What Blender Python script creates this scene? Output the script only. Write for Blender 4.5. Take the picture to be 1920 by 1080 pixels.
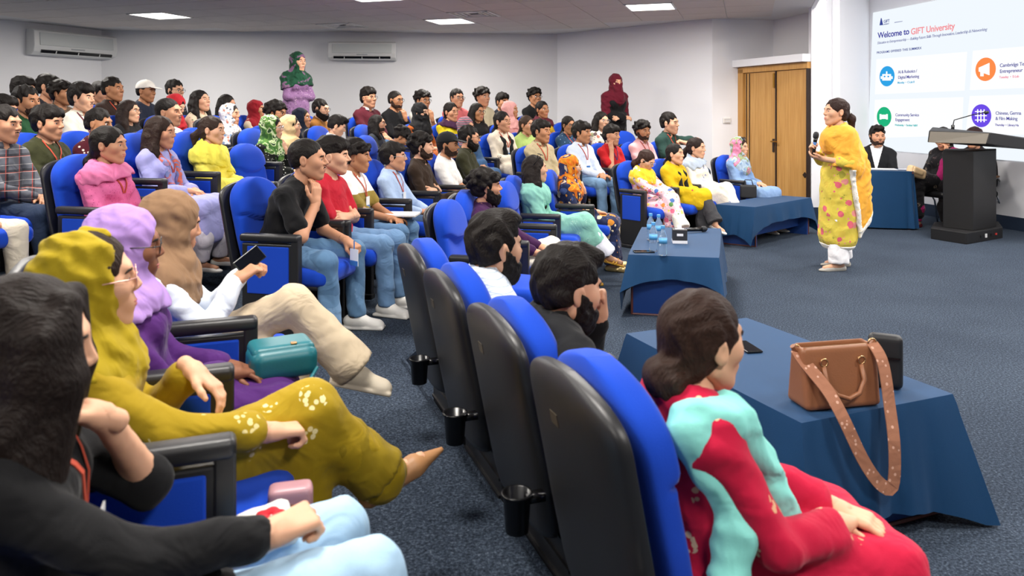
import bpy, math, random
import numpy as np
from mathutils import Vector, Matrix
random.seed(7); np.random.seed(7)
SC = bpy.context.scene
for _o in list(bpy.data.objects): bpy.data.objects.remove(_o)
COL = SC.collection

# ---------------------------------------------------------------- camera
F = 1400.0; HZ = 213.0; CH = 1.5          # focal length in px (1920 wide), horizon row, camera height
cd = bpy.data.cameras.new('camera'); cam = bpy.data.objects.new('camera', cd); COL.objects.link(cam)
cd.sensor_width = 36.0; cd.lens = F / 1920 * 36
cam.location = (0, 0, CH); cam.rotation_euler = (math.radians(90), 0, 0)
cd.shift_y = -(540 - HZ) / 1920
cd.clip_start = 0.05; cd.clip_end = 100
cd.dof.use_dof = True; cd.dof.focus_distance = 6.0; cd.dof.aperture_fstop = 4.5
SC.camera = cam
# ---------------------------------------------------------------- world, exposure
w = bpy.data.worlds.new('world'); SC.world = w; w.use_nodes = True
w.node_tree.nodes['Background'].inputs[0].default_value = (0.75, 0.8, 0.9, 1)
w.node_tree.nodes['Background'].inputs[1].default_value = 0.25
vs = SC.view_settings
vs.view_transform = 'Standard'; vs.look = 'None'; vs.gamma = 1.0; vs.use_curve_mapping = False
vs.exposure = 0.2
# ================================================================ helpers
def at(px, py, d):
    """point that shows at pixel px,py when it stands d metres ahead of the camera"""
    return np.array([(px - 960) * d / F, d, CH - (py - HZ) * d / F])
def xat(px, d): return (px - 960) * d / F

def lin(c):
    if isinstance(c, str):
        c = c.lstrip('#'); c = [int(c[i:i+2], 16) / 255 for i in (0, 2, 4)]
    return tuple(((v + .055) / 1.055) ** 2.4 if v > .04045 else v / 12.92 for v in c[:3])

def tag(o, label=None, cat=None, group=None, kind=None):
    if label: o['label'] = label
    if cat: o['category'] = cat
    if group: o['group'] = group
    if kind: o['kind'] = kind
    return o
def link(o, parent=None):
    COL.objects.link(o)
    if parent is not None: o.parent = parent
    return o
def empty(name, loc=(0, 0, 0), rz=0.0, parent=None):
    o = bpy.data.objects.new(name, None); o.empty_display_size = .1
    o.location = loc; o.rotation_euler = (0, 0, rz)
    return link(o, parent)

def mk(name, V, Fc, mats=None, smooth=True, midx=None):
    me = bpy.data.meshes.new(name)
    V = np.asarray(V, dtype=np.float32)
    if isinstance(Fc, np.ndarray):
        nf, k = Fc.shape
        me.vertices.add(len(V)); me.vertices.foreach_set('co', V.ravel())
        me.loops.add(nf * k); me.loops.foreach_set('vertex_index', np.ascontiguousarray(Fc, dtype=np.int32).ravel())
        me.polygons.add(nf); me.polygons.foreach_set('loop_start', np.arange(0, nf * k, k, dtype=np.int32))
        me.update(calc_edges=True); me.validate()
    else:
        me.from_pydata([tuple(map(float, v)) for v in V], [], [tuple(map(int, f)) for f in Fc]); me.update()
    if mats is not None:
        for m in (mats if isinstance(mats, (list, tuple)) else [mats]): me.materials.append(m)
    if midx is not None: me.polygons.foreach_set('material_index', np.asarray(midx, dtype=np.int32))
    if smooth: me.polygons.foreach_set('use_smooth', np.ones(len(me.polygons), dtype=bool))
    return me
def obj(name, me, parent=None, loc=None, rot=None):
    o = bpy.data.objects.new(name, me)
    if loc is not None: o.location = loc
    if rot is not None: o.rotation_euler = rot
    return link(o, parent)

class MB:
    """collects simple solids into one mesh"""
    def __init__(s): s.v = []; s.f = []
    def add(s, V, Fc):
        n = len(s.v); s.v += [tuple(map(float, v)) for v in V]; s.f += [tuple(int(i) + n for i in f) for f in Fc]; return s
    def box(s, c, size, R=None, taper=1.0):
        hx, hy, hz = [a / 2 for a in size]
        V = np.array([(sx * hx * (taper if sz > 0 else 1), sy * hy * (taper if sz > 0 else 1), sz * hz) for sz in (-1, 1) for sy in (-1, 1) for sx in (-1, 1)])
        if R is not None: V = V @ np.asarray(R).T
        return s.add(V + np.asarray(c), [(0, 2, 3, 1), (4, 5, 7, 6), (0, 1, 5, 4), (2, 6, 7, 3), (0, 4, 6, 2), (1, 3, 7, 5)])
    def prism(s, pts, z0, z1):
        n = len(pts)
        a = sum(pts[i][0] * pts[(i + 1) % n][1] - pts[(i + 1) % n][0] * pts[i][1] for i in range(n))
        if a < 0: pts = pts[::-1]
        V = [(p[0], p[1], z0) for p in pts] + [(p[0], p[1], z1) for p in pts]
        return s.add(V, [tuple(range(n - 1, -1, -1)), tuple(range(n, 2 * n))] + [(i, (i + 1) % n, n + (i + 1) % n, n + i) for i in range(n)])
    def tube(s, pts, r, n=8, cap=True):
        pts = [np.asarray(p, float) for p in pts]; m = len(pts)
        rr = r if isinstance(r, (list, tuple, np.ndarray)) else [r] * m
        up = None; V = []
        for i in range(m):
            t = pts[min(i + 1, m - 1)] - pts[max(i - 1, 0)]; t = t / (np.linalg.norm(t) + 1e-9)
            if up is None: up = np.array([0, 0, 1.]) if abs(t[2]) < .9 else np.array([1., 0, 0])
            a = np.cross(up, t); a /= np.linalg.norm(a) + 1e-9; b = np.cross(t, a); up = b
            for k in range(n):
                q = 2 * math.pi * k / n
                V.append(pts[i] + rr[i] * (math.cos(q) * a + math.sin(q) * b))
        Fc = [(i * n + k, i * n + (k + 1) % n, (i + 1) * n + (k + 1) % n, (i + 1) * n + k) for i in range(m - 1) for k in range(n)]
        if cap: Fc += [tuple(range(n - 1, -1, -1)), tuple((m - 1) * n + k for k in range(n))]
        return s.add(V, Fc)
    def lathe(s, prof, n=20, c=(0, 0, 0)):
        V = []; m = len(prof)
        for (r, z) in prof:
            for k in range(n):
                q = 2 * math.pi * k / n; V.append((c[0] + r * math.cos(q), c[1] + r * math.sin(q), c[2] + z))
        Fc = [(i * n + k, i * n + (k + 1) % n, (i + 1) * n + (k + 1) % n, (i + 1) * n + k) for i in range(m - 1) for k in range(n)]
        Fc += [tuple(range(n - 1, -1, -1)), tuple((m - 1) * n + k for k in range(n))]
        return s.add(V, Fc)
    def ribbon(s, pts, nrm, w, t):
        """flat strap along pts; nrm = list of surface normals"""
        pts = [np.asarray(p, float) for p in pts]; m = len(pts); V = []
        for i in range(m):
            tg = pts[min(i + 1, m - 1)] - pts[max(i - 1, 0)]; tg /= np.linalg.norm(tg) + 1e-9
            nn = np.asarray(nrm[i], float); nn = nn - tg * (nn @ tg); nn /= np.linalg.norm(nn) + 1e-9
            sd = np.cross(tg, nn)
            for (a, b) in ((-1, -1), (1, -1), (1, 1), (-1, 1)): V.append(pts[i] + sd * a * w / 2 + nn * b * t / 2)
        Fc = [(i * 4 + k, i * 4 + (k + 1) % 4, (i + 1) * 4 + (k + 1) % 4, (i + 1) * 4 + k) for i in range(m - 1) for k in range(4)]
        return s.add(V, Fc + [(3, 2, 1, 0), tuple((m - 1) * 4 + k for k in range(4))])
    def mesh(s, name, mats=None, smooth=False, bevel=0.0, seg=2):
        me = mk(name, np.array(s.v), s.f, mats, smooth)
        if bevel > 0:
            import bmesh
            bm = bmesh.new(); bm.from_mesh(me)
            bmesh.ops.recalc_face_normals(bm, faces=bm.faces)
            bmesh.ops.bevel(bm, geom=bm.edges[:], offset=bevel, segments=seg, profile=.5, affect='EDGES', clamp_overlap=True)
            bm.to_mesh(me); bm.free(); me.update()
        return me
    def obj(s, name, mats, parent=None, smooth=False, bevel=0.0, seg=2, loc=None, rz=None):
        return obj(name, s.mesh(name, mats, smooth, bevel, seg), parent, loc, None if rz is None else (0, 0, rz))

# ---------------------------------------------------------------- materials
MATS = {}
def nt(m): return m.node_tree.nodes, m.node_tree.links
def mat(name, col, rough=.6, metal=0.0, spec=.5, sheen=0.0, bump=0.0, bscale=200., var=0.0, vscale=6., trans=0.0, coat=0.0, wrinkle=0.0):
    if name in MATS: return MATS[name]
    m = bpy.data.materials.new(name); m.use_nodes = True; N, L = nt(m)
    b = N['Principled BSDF']; c = lin(col)
    b.inputs['Base Color'].default_value = (*c, 1); b.inputs['Roughness'].default_value = rough
    b.inputs['Metallic'].default_value = metal; b.inputs['Specular IOR Level'].default_value = spec
    if sheen: b.inputs['Sheen Weight'].default_value = sheen; b.inputs['Sheen Roughness'].default_value = .4
    if trans: b.inputs['Transmission Weight'].default_value = trans
    if coat: b.inputs['Coat Weight'].default_value = coat
    tc = N.new('ShaderNodeTexCoord')
    if var:
        n = N.new('ShaderNodeTexNoise'); n.inputs['Scale'].default_value = vscale; n.inputs['Detail'].default_value = 3
        L.new(tc.outputs['Object'], n.inputs['Vector'])
        mx = N.new('ShaderNodeMix'); mx.data_type = 'RGBA'
        mx.inputs['A'].default_value = (*[max(0, v * (1 - var)) for v in c], 1); mx.inputs['B'].default_value = (*[min(1, v * (1 + var)) for v in c], 1)
        L.new(n.outputs['Fac'], mx.inputs['Factor']); L.new(mx.outputs['Result'], b.inputs['Base Color'])
    if bump:
        n = N.new('ShaderNodeTexNoise'); n.inputs['Scale'].default_value = bscale; n.inputs['Detail'].default_value = 2
        L.new(tc.outputs['Object'], n.inputs['Vector'])
        bp = N.new('ShaderNodeBump'); bp.inputs['Strength'].default_value = bump; bp.inputs['Distance'].default_value = .002
        L.new(n.outputs['Fac'], bp.inputs['Height']); L.new(bp.outputs['Normal'], b.inputs['Normal'])
        if wrinkle:
            n2 = N.new('ShaderNodeTexNoise'); n2.inputs['Scale'].default_value = 7; n2.inputs['Detail'].default_value = 2; n2.inputs['Distortion'].default_value = 1.4
            L.new(tc.outputs['Object'], n2.inputs['Vector'])
            b2 = N.new('ShaderNodeBump'); b2.inputs['Strength'].default_value = wrinkle; b2.inputs['Distance'].default_value = .03
            L.new(n2.outputs['Fac'], b2.inputs['Height']); L.new(b2.outputs['Normal'], bp.inputs['Normal'])
    MATS[name] = m; return m
def cloth(col, **k):
    key = 'cloth_' + (col if isinstance(col, str) else '%02x%02x%02x' % tuple(int(255 * v) for v in col)).lstrip('#') + ('s' if k.get('shiny') else '')
    return mat(key, col, rough=.5 if k.get('shiny') else .85, spec=.25, sheen=.08, bump=.25, bscale=350, var=.06, vscale=9, wrinkle=.45)
def ramp(N, stops, const=True):
    r = N.new('ShaderNodeValToRGB'); e = r.color_ramp
    if const: e.interpolation = 'CONSTANT'
    while len(e.elements) < len(stops): e.elements.new(.5)
    for el, (p, c) in zip(e.elements, stops): el.position = p; el.color = (*lin(c), 1)
    return r
def mathn(N, L, op, a, b=None):
    n = N.new('ShaderNodeMath'); n.operation = op
    for i, v in enumerate((a, b)):
        if v is None: continue
        if isinstance(v, (int, float)): n.inputs[i].default_value = v
        else: L.new(v, n.inputs[i])
    return n.outputs[0]
def pattern(name, kind, base, cols, scale=1.0, zs=None):
    """procedural print on cloth: floral, dots, plaid, check, bands, stripes, blotch, emb"""
    if name in MATS: return MATS[name]
    m = mat(name, base, rough=.85, spec=.25, sheen=.08, bump=.25, bscale=350, wrinkle=.4); N, L = nt(m); b = N['Principled BSDF']
    tc = N.new('ShaderNodeTexCoord'); P = tc.outputs['Object']
    sx = N.new('ShaderNodeSeparateXYZ'); L.new(P, sx.inputs[0])
    def mix(fac, a, c2):
        mx = N.new('ShaderNodeMix'); mx.data_type = 'RGBA'
        L.new(fac, mx.inputs['Factor'])
        for s_, v in (('A', a), ('B', c2)):
            if isinstance(v, (str, tuple, list)): mx.inputs[s_].default_value = (*lin(v), 1)
            else: L.new(v, mx.inputs[s_])
        return mx.outputs['Result']
    out = None
    def voro(sc, rnd=1.0, warp=0.0):
        v = N.new('ShaderNodeTexVoronoi'); v.inputs['Scale'].default_value = sc; v.inputs['Randomness'].default_value = rnd
        if warp:
            n = N.new('ShaderNodeTexNoise'); n.inputs['Scale'].default_value = sc * 1.7; L.new(P, n.inputs['Vector'])
            va = N.new('ShaderNodeVectorMath'); va.operation = 'MULTIPLY_ADD'; va.inputs[1].default_value = (warp,) * 3
            L.new(n.outputs['Color'], va.inputs[0]); L.new(P, va.inputs[2]); L.new(va.outputs[0], v.inputs['Vector'])
        else: L.new(P, v.inputs['Vector'])
        return v
    if kind in ('floral', 'emb', 'dots'):
        v = voro(scale, 1.0, .35 / scale if kind != 'dots' else 0)
        thr = {'floral': .36, 'emb': .36, 'dots': .22}[kind]
        fac = mathn(N, L, 'LESS_THAN', v.outputs['Distance'], thr)
        hue = N.new('ShaderNodeSeparateColor'); L.new(v.outputs['Color'], hue.inputs[0])
        if kind == 'emb':
            fac = mathn(N, L, 'MULTIPLY', fac, mathn(N, L, 'LESS_THAN', hue.outputs[2], .45))
            v3 = N.new('ShaderNodeTexVoronoi'); v3.inputs['Scale'].default_value = scale * 6; L.new(P, v3.inputs['Vector'])
            fac = mathn(N, L, 'MULTIPLY', fac, mathn(N, L, 'LESS_THAN', v3.outputs['Distance'], .42))
        n = len(cols); r = ramp(N, [(i / n, c) for i, c in enumerate(cols)]); L.new(hue.outputs[0], r.inputs[0])
        out = mix(fac, base, r.outputs[0])
        if kind == 'floral':
            v2 = voro(scale * 2.3, 1.0, .2 / scale)
            f2 = mathn(N, L, 'LESS_THAN', v2.outputs['Distance'], .25)
            h2 = N.new('ShaderNodeSeparateColor'); L.new(v2.outputs['Color'], h2.inputs[0])
            r2 = ramp(N, [(i / n, c) for i, c in enumerate(cols[::-1])]); L.new(h2.outputs[1], r2.inputs[0])
            nf = mathn(N, L, 'SUBTRACT', f2, fac); nf = mathn(N, L, 'MAXIMUM', nf, 0.0)
            out = mix(nf, out, r2.outputs[0])
    elif kind in ('plaid', 'check'):
        out = base
        for ax, per, wd, c in [(a, p_, w_, c_) for (a, p_, w_, c_) in cols]:
            s_ = sx.outputs[ax]
            if ax == 0: s_ = mathn(N, L, 'ADD', sx.outputs[0], sx.outputs[1])
            fr = mathn(N, L, 'FRACT', mathn(N, L, 'MULTIPLY', s_, 1.0 / per))
            f = mathn(N, L, 'MULTIPLY', mathn(N, L, 'LESS_THAN', fr, wd), .75)
            out = mix(f, out, c)
    elif kind == 'bands':
        z0, z1 = zs; f = mathn(N, L, 'MULTIPLY', mathn(N, L, 'SUBTRACT', sx.outputs[2], z0), 1 / (z1 - z0))
        r = ramp(N, cols); L.new(f, r.inputs[0]); out = r.outputs[0]
    elif kind == 'stripes':
        fr = mathn(N, L, 'FRACT', mathn(N, L, 'MULTIPLY', sx.outputs[2], 1 / scale))
        out = mix(mathn(N, L, 'LESS_THAN', fr, .4), base, cols[0])
    elif kind == 'blotch':
        n = N.new('ShaderNodeTexNoise'); n.inputs['Scale'].default_value = scale; n.inputs['Detail'].default_value = 2.5; n.inputs['Distortion'].default_value = 1.2
        L.new(P, n.inputs['Vector']); k = len(cols)
        r = ramp(N, [(.34 + .34 * i / k, c) for i, c in enumerate(cols)]); r.color_ramp.elements[0].position = 0
        L.new(n.outputs['Fac'], r.inputs[0]); out = r.outputs[0]
    L.new(out, b.inputs['Base Color'])
    return m
def emis(name, col, s):
    if name in MATS: return MATS[name]
    m = bpy.data.materials.new(name); m.use_nodes = True; N, L = nt(m); N.remove(N['Principled BSDF'])
    e = N.new('ShaderNodeEmission'); e.inputs[0].default_value = (*lin(col), 1); e.inputs[1].default_value = s
    L.new(e.outputs[0], N['Material Output'].inputs[0]); MATS[name] = m; return m

# ---------------------------------------------------------------- signed-distance solids -> mesh
def A3(*v): return np.array(v, dtype=np.float32)
def rc(a, b, ra, rb):
    a = np.asarray(a, np.float32); b = np.asarray(b, np.float32); ba = b - a; l2 = float(ba @ ba) + 1e-12
    def f(p):
        pa = p - a; t = np.clip(pa @ ba / l2, 0, 1)
        q = pa - t[:, None] * ba
        return np.sqrt(np.einsum('ij,ij->i', q, q)) - (ra + (rb - ra) * t)
    f.bb = (np.minimum(a - ra, b - rb), np.maximum(a + ra, b + rb)); return f
def ell(c, r, R=None):
    c = np.asarray(c, np.float32); r = np.asarray(r, np.float32); Rm = None if R is None else np.asarray(R, np.float32)
    def f(p):
        q = p - c
        if Rm is not None: q = q @ Rm
        q = q / r; k0 = np.sqrt(np.einsum('ij,ij->i', q, q)) + 1e-6
        q = q / r; k1 = np.sqrt(np.einsum('ij,ij->i', q, q)) + 1e-6
        return k0 * (k0 - 1) / k1
    m = r if Rm is None else np.full(3, r.max(), np.float32)
    f.bb = (c - m, c + m); return f
def bxs(c, h, rnd=.0, R=None):
    c = np.asarray(c, np.float32); h = np.asarray(h, np.float32) - rnd; Rm = None if R is None else np.asarray(R, np.float32)
    def f(p):
        q = p - c
        if Rm is not None: q = q @ Rm
        q = np.abs(q) - h
        return np.linalg.norm(np.maximum(q, 0), axis=1) + np.minimum(q.max(axis=1), 0) - rnd
    m = h + rnd if Rm is None else np.full(3, float(np.linalg.norm(h + rnd)), np.float32)
    f.bb = (c - m, c + m); return f
def plane(p0, n):
    p0 = np.asarray(p0, np.float32); n = np.asarray(n, np.float32); n = n / np.linalg.norm(n)
    return lambda p: (p - p0) @ n           # keeps the side opposite to n when intersected
def smin(a, b, k):
    if k <= 0: return np.minimum(a, b)
    h = np.maximum(k - np.abs(a - b), 0) / k
    return np.minimum(a, b) - h * h * (k * .25)
def smax(a, b, k): return -smin(-a, -b, k)
class SDF:
    def __init__(s): s.ops = []; s.lo = np.full(3, 1e9); s.hi = np.full(3, -1e9); s.disp = None
    def u(s, f, k=.02): s.ops.append(('u', f, k)); s.lo = np.minimum(s.lo, f.bb[0]); s.hi = np.maximum(s.hi, f.bb[1]); return s
    def sub(s, f, k=.005): s.ops.append(('s', f, k)); return s
    def cut(s, p0, n, k=.004): s.ops.append(('i', plane(p0, n), k)); return s      # removes what lies on the n side
    def inter(s, f, k=.004): s.ops.append(('i', f, k)); return s
    def __call__(s, p):
        d = None
        for o, f, k in s.ops:
            v = f(p)
            if d is None: d = v
            elif o == 'u': d = smin(d, v, k)
            elif o == 's': d = smax(d, -v, k)
            else: d = smax(d, v, k)
        if s.disp is not None: d = d + s.disp(p)
        return d
    def grid(s, res, B=6, pad=.02):
        lo = s.lo - pad; hi = s.hi + pad
        for o, f, k in s.ops: pass
        nb = np.ceil((hi - lo) / (res * B)).astype(int) + 1
        n = nb * B
        ax = [lo[i] + (np.arange(nb[i]) * B + (B - 1) / 2) * res for i in range(3)]
        G = np.stack(np.meshgrid(*ax, indexing='ij'), -1).reshape(-1, 3).astype(np.float32)
        cv = s(G)
        keep = np.abs(cv) < B * res * 1.25 + .012
        D = np.repeat(np.repeat(np.repeat(np.sign(cv).reshape(nb), B, 0), B, 1), B, 2).astype(np.float32)
        idx = np.argwhere(keep.reshape(nb))
        if len(idx) == 0: return None
        off = np.stack(np.meshgrid(*[np.arange(B)] * 3, indexing='ij'), -1).reshape(-1, 3)
        I = (idx[:, None, :] * B + off[None]).reshape(-1, 3)
        P = (lo + I * res).astype(np.float32)
        D[I[:, 0], I[:, 1], I[:, 2]] = s(P)
        D[0] = D[-1] = 1; D[:, 0] = D[:, -1] = 1; D[:, :, 0] = D[:, :, -1] = 1
        return D, lo, n
    def mesh(s, res):
        g = s.grid(res)
        if g is None: return np.zeros((0, 3)), np.zeros((0, 4), int)
        D, lo, n = g
        S = D < 0
        c = sum(S[i:n[0]-1+i, j:n[1]-1+j, k:n[2]-1+k].astype(np.int8) for i in (0, 1) for j in (0, 1) for k in (0, 1))
        cells = np.argwhere((c > 0) & (c < 8))
        if len(cells) == 0: return np.zeros((0, 3)), np.zeros((0, 4), int)
        cid = np.full(n, -1, np.int32); cid[cells[:, 0], cells[:, 1], cells[:, 2]] = np.arange(len(cells))
        corner = [(i, j, k) for i in (0, 1) for j in (0, 1) for k in (0, 1)]
        cval = {q: D[cells[:, 0] + q[0], cells[:, 1] + q[1], cells[:, 2] + q[2]] for q in corner}
        acc = np.zeros((len(cells), 3)); cnt = np.zeros(len(cells))
        for q in corner:
            for a in range(3):
                if q[a]: continue
                r = list(q); r[a] = 1; r = tuple(r)
                va, vb = cval[q], cval[r]; m = (va < 0) != (vb < 0)
                t = va / np.where(m, va - vb, 1)
                pos = np.tile(np.array(q, float), (len(cells), 1)); pos[:, a] = t
                acc += pos * m[:, None]; cnt += m
        V = lo + (cells + acc / cnt[:, None]) * res
        faces = []
        for a in range(3):
            sl0 = [slice(0, n[i]) for i in range(3)]; sl1 = list(sl0)
            sl0[a] = slice(0, n[a] - 1); sl1[a] = slice(1, n[a])
            x0 = S[tuple(sl0)]; x1 = S[tuple(sl1)]
            E = np.argwhere(x0 != x1); ins = x0[E[:, 0], E[:, 1], E[:, 2]]
            b, c2 = (a + 1) % 3, (a + 2) % 3
            def cell(db, dc):
                q = E.copy(); q[:, b] -= db; q[:, c2] -= dc; return cid[q[:, 0], q[:, 1], q[:, 2]]
            Q = np.stack([cell(1, 1), cell(0, 1), cell(0, 0), cell(1, 0)], 1)
            Q[~ins] = Q[~ins][:, ::-1]
            faces.append(Q)
        Fc = np.concatenate(faces); Fc = Fc[(Fc >= 0).all(1)]
        return V, Fc
def rotm(yaw=0, pitch=0, roll=0):
    """local x forward, y left, z up; pitch>0 looks down, roll>0 tips to the right; degrees"""
    return np.array((Matrix.Rotation(math.radians(yaw), 3, 'Z') @ Matrix.Rotation(math.radians(pitch), 3, 'Y') @ Matrix.Rotation(math.radians(roll), 3, 'X')))
def frame(x, z):
    x = np.asarray(x, float); x = x / np.linalg.norm(x); z = np.asarray(z, float); z = z - x * (z @ x); z /= np.linalg.norm(z) + 1e-9
    return np.stack([x, np.cross(z, x), z], 1)
def folds(amp, freq, d=(0, 0, 1), seed=0.0):
    d = np.asarray(d, np.float32); d = d / np.linalg.norm(d)
    e = np.cross(d, (.3, .8, .52)).astype(np.float32); e /= np.linalg.norm(e); g = np.cross(d, e).astype(np.float32)
    def f(p):
        u = p @ d; v = p @ e; w_ = p @ g
        a = np.sin(.5 * (freq * u + 1.9 * np.sin(freq * .37 * v + seed) + 1.3 * np.sin(freq * .41 * w_ + 2 * seed)))
        b = np.sin(freq * 1.1 * u + 2.3 * np.sin(freq * .4 * w_ + seed * 3) + 1.5 * np.sin(freq * .3 * v))
        return amp * (1.3 * np.abs(a) - .65 + .5 * b)
    return f
# ================================================================ people
SKIN = {k: mat('skin_' + k, c, rough=.55, spec=.35, bump=.08, bscale=260, var=.05, vscale=14) for k, c in
        dict(fair='#d6a485', mid='#c69070', tan='#b07b58', deep='#82543d').items()}
for _m in SKIN.values():
    _b = _m.node_tree.nodes['Principled BSDF']; _b.inputs['Subsurface Weight'].default_value = .06; _b.inputs['Subsurface Radius'].default_value = (.01, .004, .002)
def hairmat(col):
    k = 'hair_' + col.lstrip('#')
    if k in MATS: return MATS[k]
    m = mat(k, col, rough=.58, spec=.22); N, L = nt(m); b = N['Principled BSDF']
    tc = N.new('ShaderNodeTexCoord'); mp = N.new('ShaderNodeMapping'); mp.inputs['Scale'].default_value = (60, 320, 60)
    L.new(tc.outputs['Object'], mp.inputs[0]); n = N.new('ShaderNodeTexNoise'); n.inputs['Scale'].default_value = 1.0; n.inputs['Detail'].default_value = 3
    L.new(mp.outputs[0], n.inputs['Vector'])
    bp = N.new('ShaderNodeBump'); bp.inputs['Strength'].default_value = 1.0; bp.inputs['Distance'].default_value = .006
    L.new(n.outputs['Fac'], bp.inputs['Height']); L.new(bp.outputs['Normal'], b.inputs['Normal'])
    c = lin(col); r = N.new('ShaderNodeMix'); r.data_type = 'RGBA'
    r.inputs['A'].default_value = (*[v * .6 for v in c], 1); r.inputs['B'].default_value = (*[min(1, v * 1.5) for v in c], 1)
    L.new(n.outputs['Fac'], r.inputs['Factor']); L.new(r.outputs['Result'], b.inputs['Base Color'])
    return m
BLACK_HAIR = '#17120f'
M_white = mat('eye_white', '#d8cfc8', rough=.25); M_iris = mat('eye_iris', '#2a1710', rough=.2); M_pup = mat('eye_pupil', '#050505', rough=.15)
M_lipf = mat('lip_rose', '#b9605c', rough=.45); M_lipm = mat('lip_brown', '#9c6450', rough=.55)
M_frame = mat('glasses_frame', '#1a1718', rough=.35); M_framep = mat('glasses_frame_rose', '#d9a79c', rough=.3, metal=.4); M_framew = mat('glasses_frame_silver', '#cfd0d2', rough=.25, metal=.7)
M_sun = mat('sunglass_lens', '#0c0b0d', rough=.12)

CACHE = {}
def head_sdf(g, fine):
    s = SDF()
    fem = g == 'f'; j = .9 if fem else 1.0
    s.u(ell((-.014, 0, .03), (.1, .077, .092)), 0)
    s.u(ell((.03, 0, -.03), (.064, .061 * j, .085)), .03)
    for y in (-1, 1):
        s.u(rc((-.005, y * .05 * j, -.055), (.062, y * .014, -.1), .026 * j, .021), .03)
        s.u(ell((.055, y * .042, -.018), (.028, .024, .026)), .03)
    s.u(ell((.07, 0, -.103), (.02, .02 * j, .016)), .02)                     # chin
    s.u(rc((.082, -.03, .03), (.082, .03, .03), .0105 if fem else .0125, .0105 if fem else .0125), .02)              # brow
    s.u(ell((.082, 0, -.062), (.02, .03, .022)), .02)                        # mouth mound
    for y in (-1, 1): s.sub(ell((.104, y * .032, .006), (.02, .02, .013)), .014)
    s.u(rc((.088, 0, .02), (.1085 if fem else .1125, 0, -.019), .007, .0098 if fem else .011), .013)
    for y in (-1, 1): s.u(ell((.099, y * (.0105 if fem else .012), -.025), (.0105, .0078, .0075)), .008)
    if fine:
        for y in (-1, 1):
            s.u(ell((.0765, y * .032, .006), (.0152, .0165, .0152)), .006)
            s.sub(ell((.096, y * .032, .003), (.02, .0152, .0046)), .002)
        s.sub(rc((.108, -.02, -.0625), (.108, .02, -.0625), .0045, .0045), .004)
    for y in (-1, 1):
        s.u(ell((-.012, y * .078, -.004), (.021, .0095, .034), rotm(y * 14, -12, 0)), .006)
        s.sub(ell((-.008, y * .092, -.002), (.011, .009, .019)), .004)
    return s
def head_mesh(g, res):
    k = ('head', g, res)
    if k not in CACHE: CACHE[k] = head_sdf(g, res < .005).mesh(res)
    return CACHE[k]
def hand_mesh(pose, res):
    k = ('hand', pose, res)
    if k in CACHE: return CACHE[k]
    s = SDF(); first = True
    curl = {'relax': (18, 28, 22), 'curl': (55, 75, 45), 'flat': (6, 8, 6), 'grip': (42, 62, 40), 'point': (20, 25, 20)}[pose]
    for i, (y, L_) in enumerate(((.03, .078), (.0105, .086), (-.0095, .08), (-.028, .064))):
        s.u(rc((.0, y * .55, 0), (.083, y, 0), .0185, .0125), .01 if not first else 0); first = False
        p = np.array([.083, y, 0.]); a = 0
        cu = curl if not (pose == 'point' and i > 1) else (60, 75, 40)
        for seg, fr, r0, r1, c_ in ((0, .46, .0098, .0088, cu[0] + i * 2), (1, .3, .0088, .008, cu[1]), (2, .24, .008, .0068, cu[2])):
            a += math.radians(c_); q = p + np.array([math.cos(a), y * .25 * (1 if pose in ('flat', 'relax') else 0), -math.sin(a)]) * L_ * fr
            s.u(rc(p, q, r0, r1), .004); p = q
    if pose in ('curl', 'grip'): th = [(.018, .024, -.01), (.05, .044, -.03), (.078, .034, -.046), (.092, .018, -.052)]
    else: th = [(.015, .024, -.006), (.045, .052, -.014), (.075, .064, -.02), (.098, .066, -.026)]
    for a, b, r0, r1 in zip(th, th[1:], (.0165, .0118, .0102), (.0122, .0104, .008)): s.u(rc(a, b, r0, r1), .008)
    s.u(rc((-.04, 0, 0), (.01, 0, 0), .026, .025), .02)
    CACHE[k] = s.mesh(res); return CACHE[k]

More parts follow.
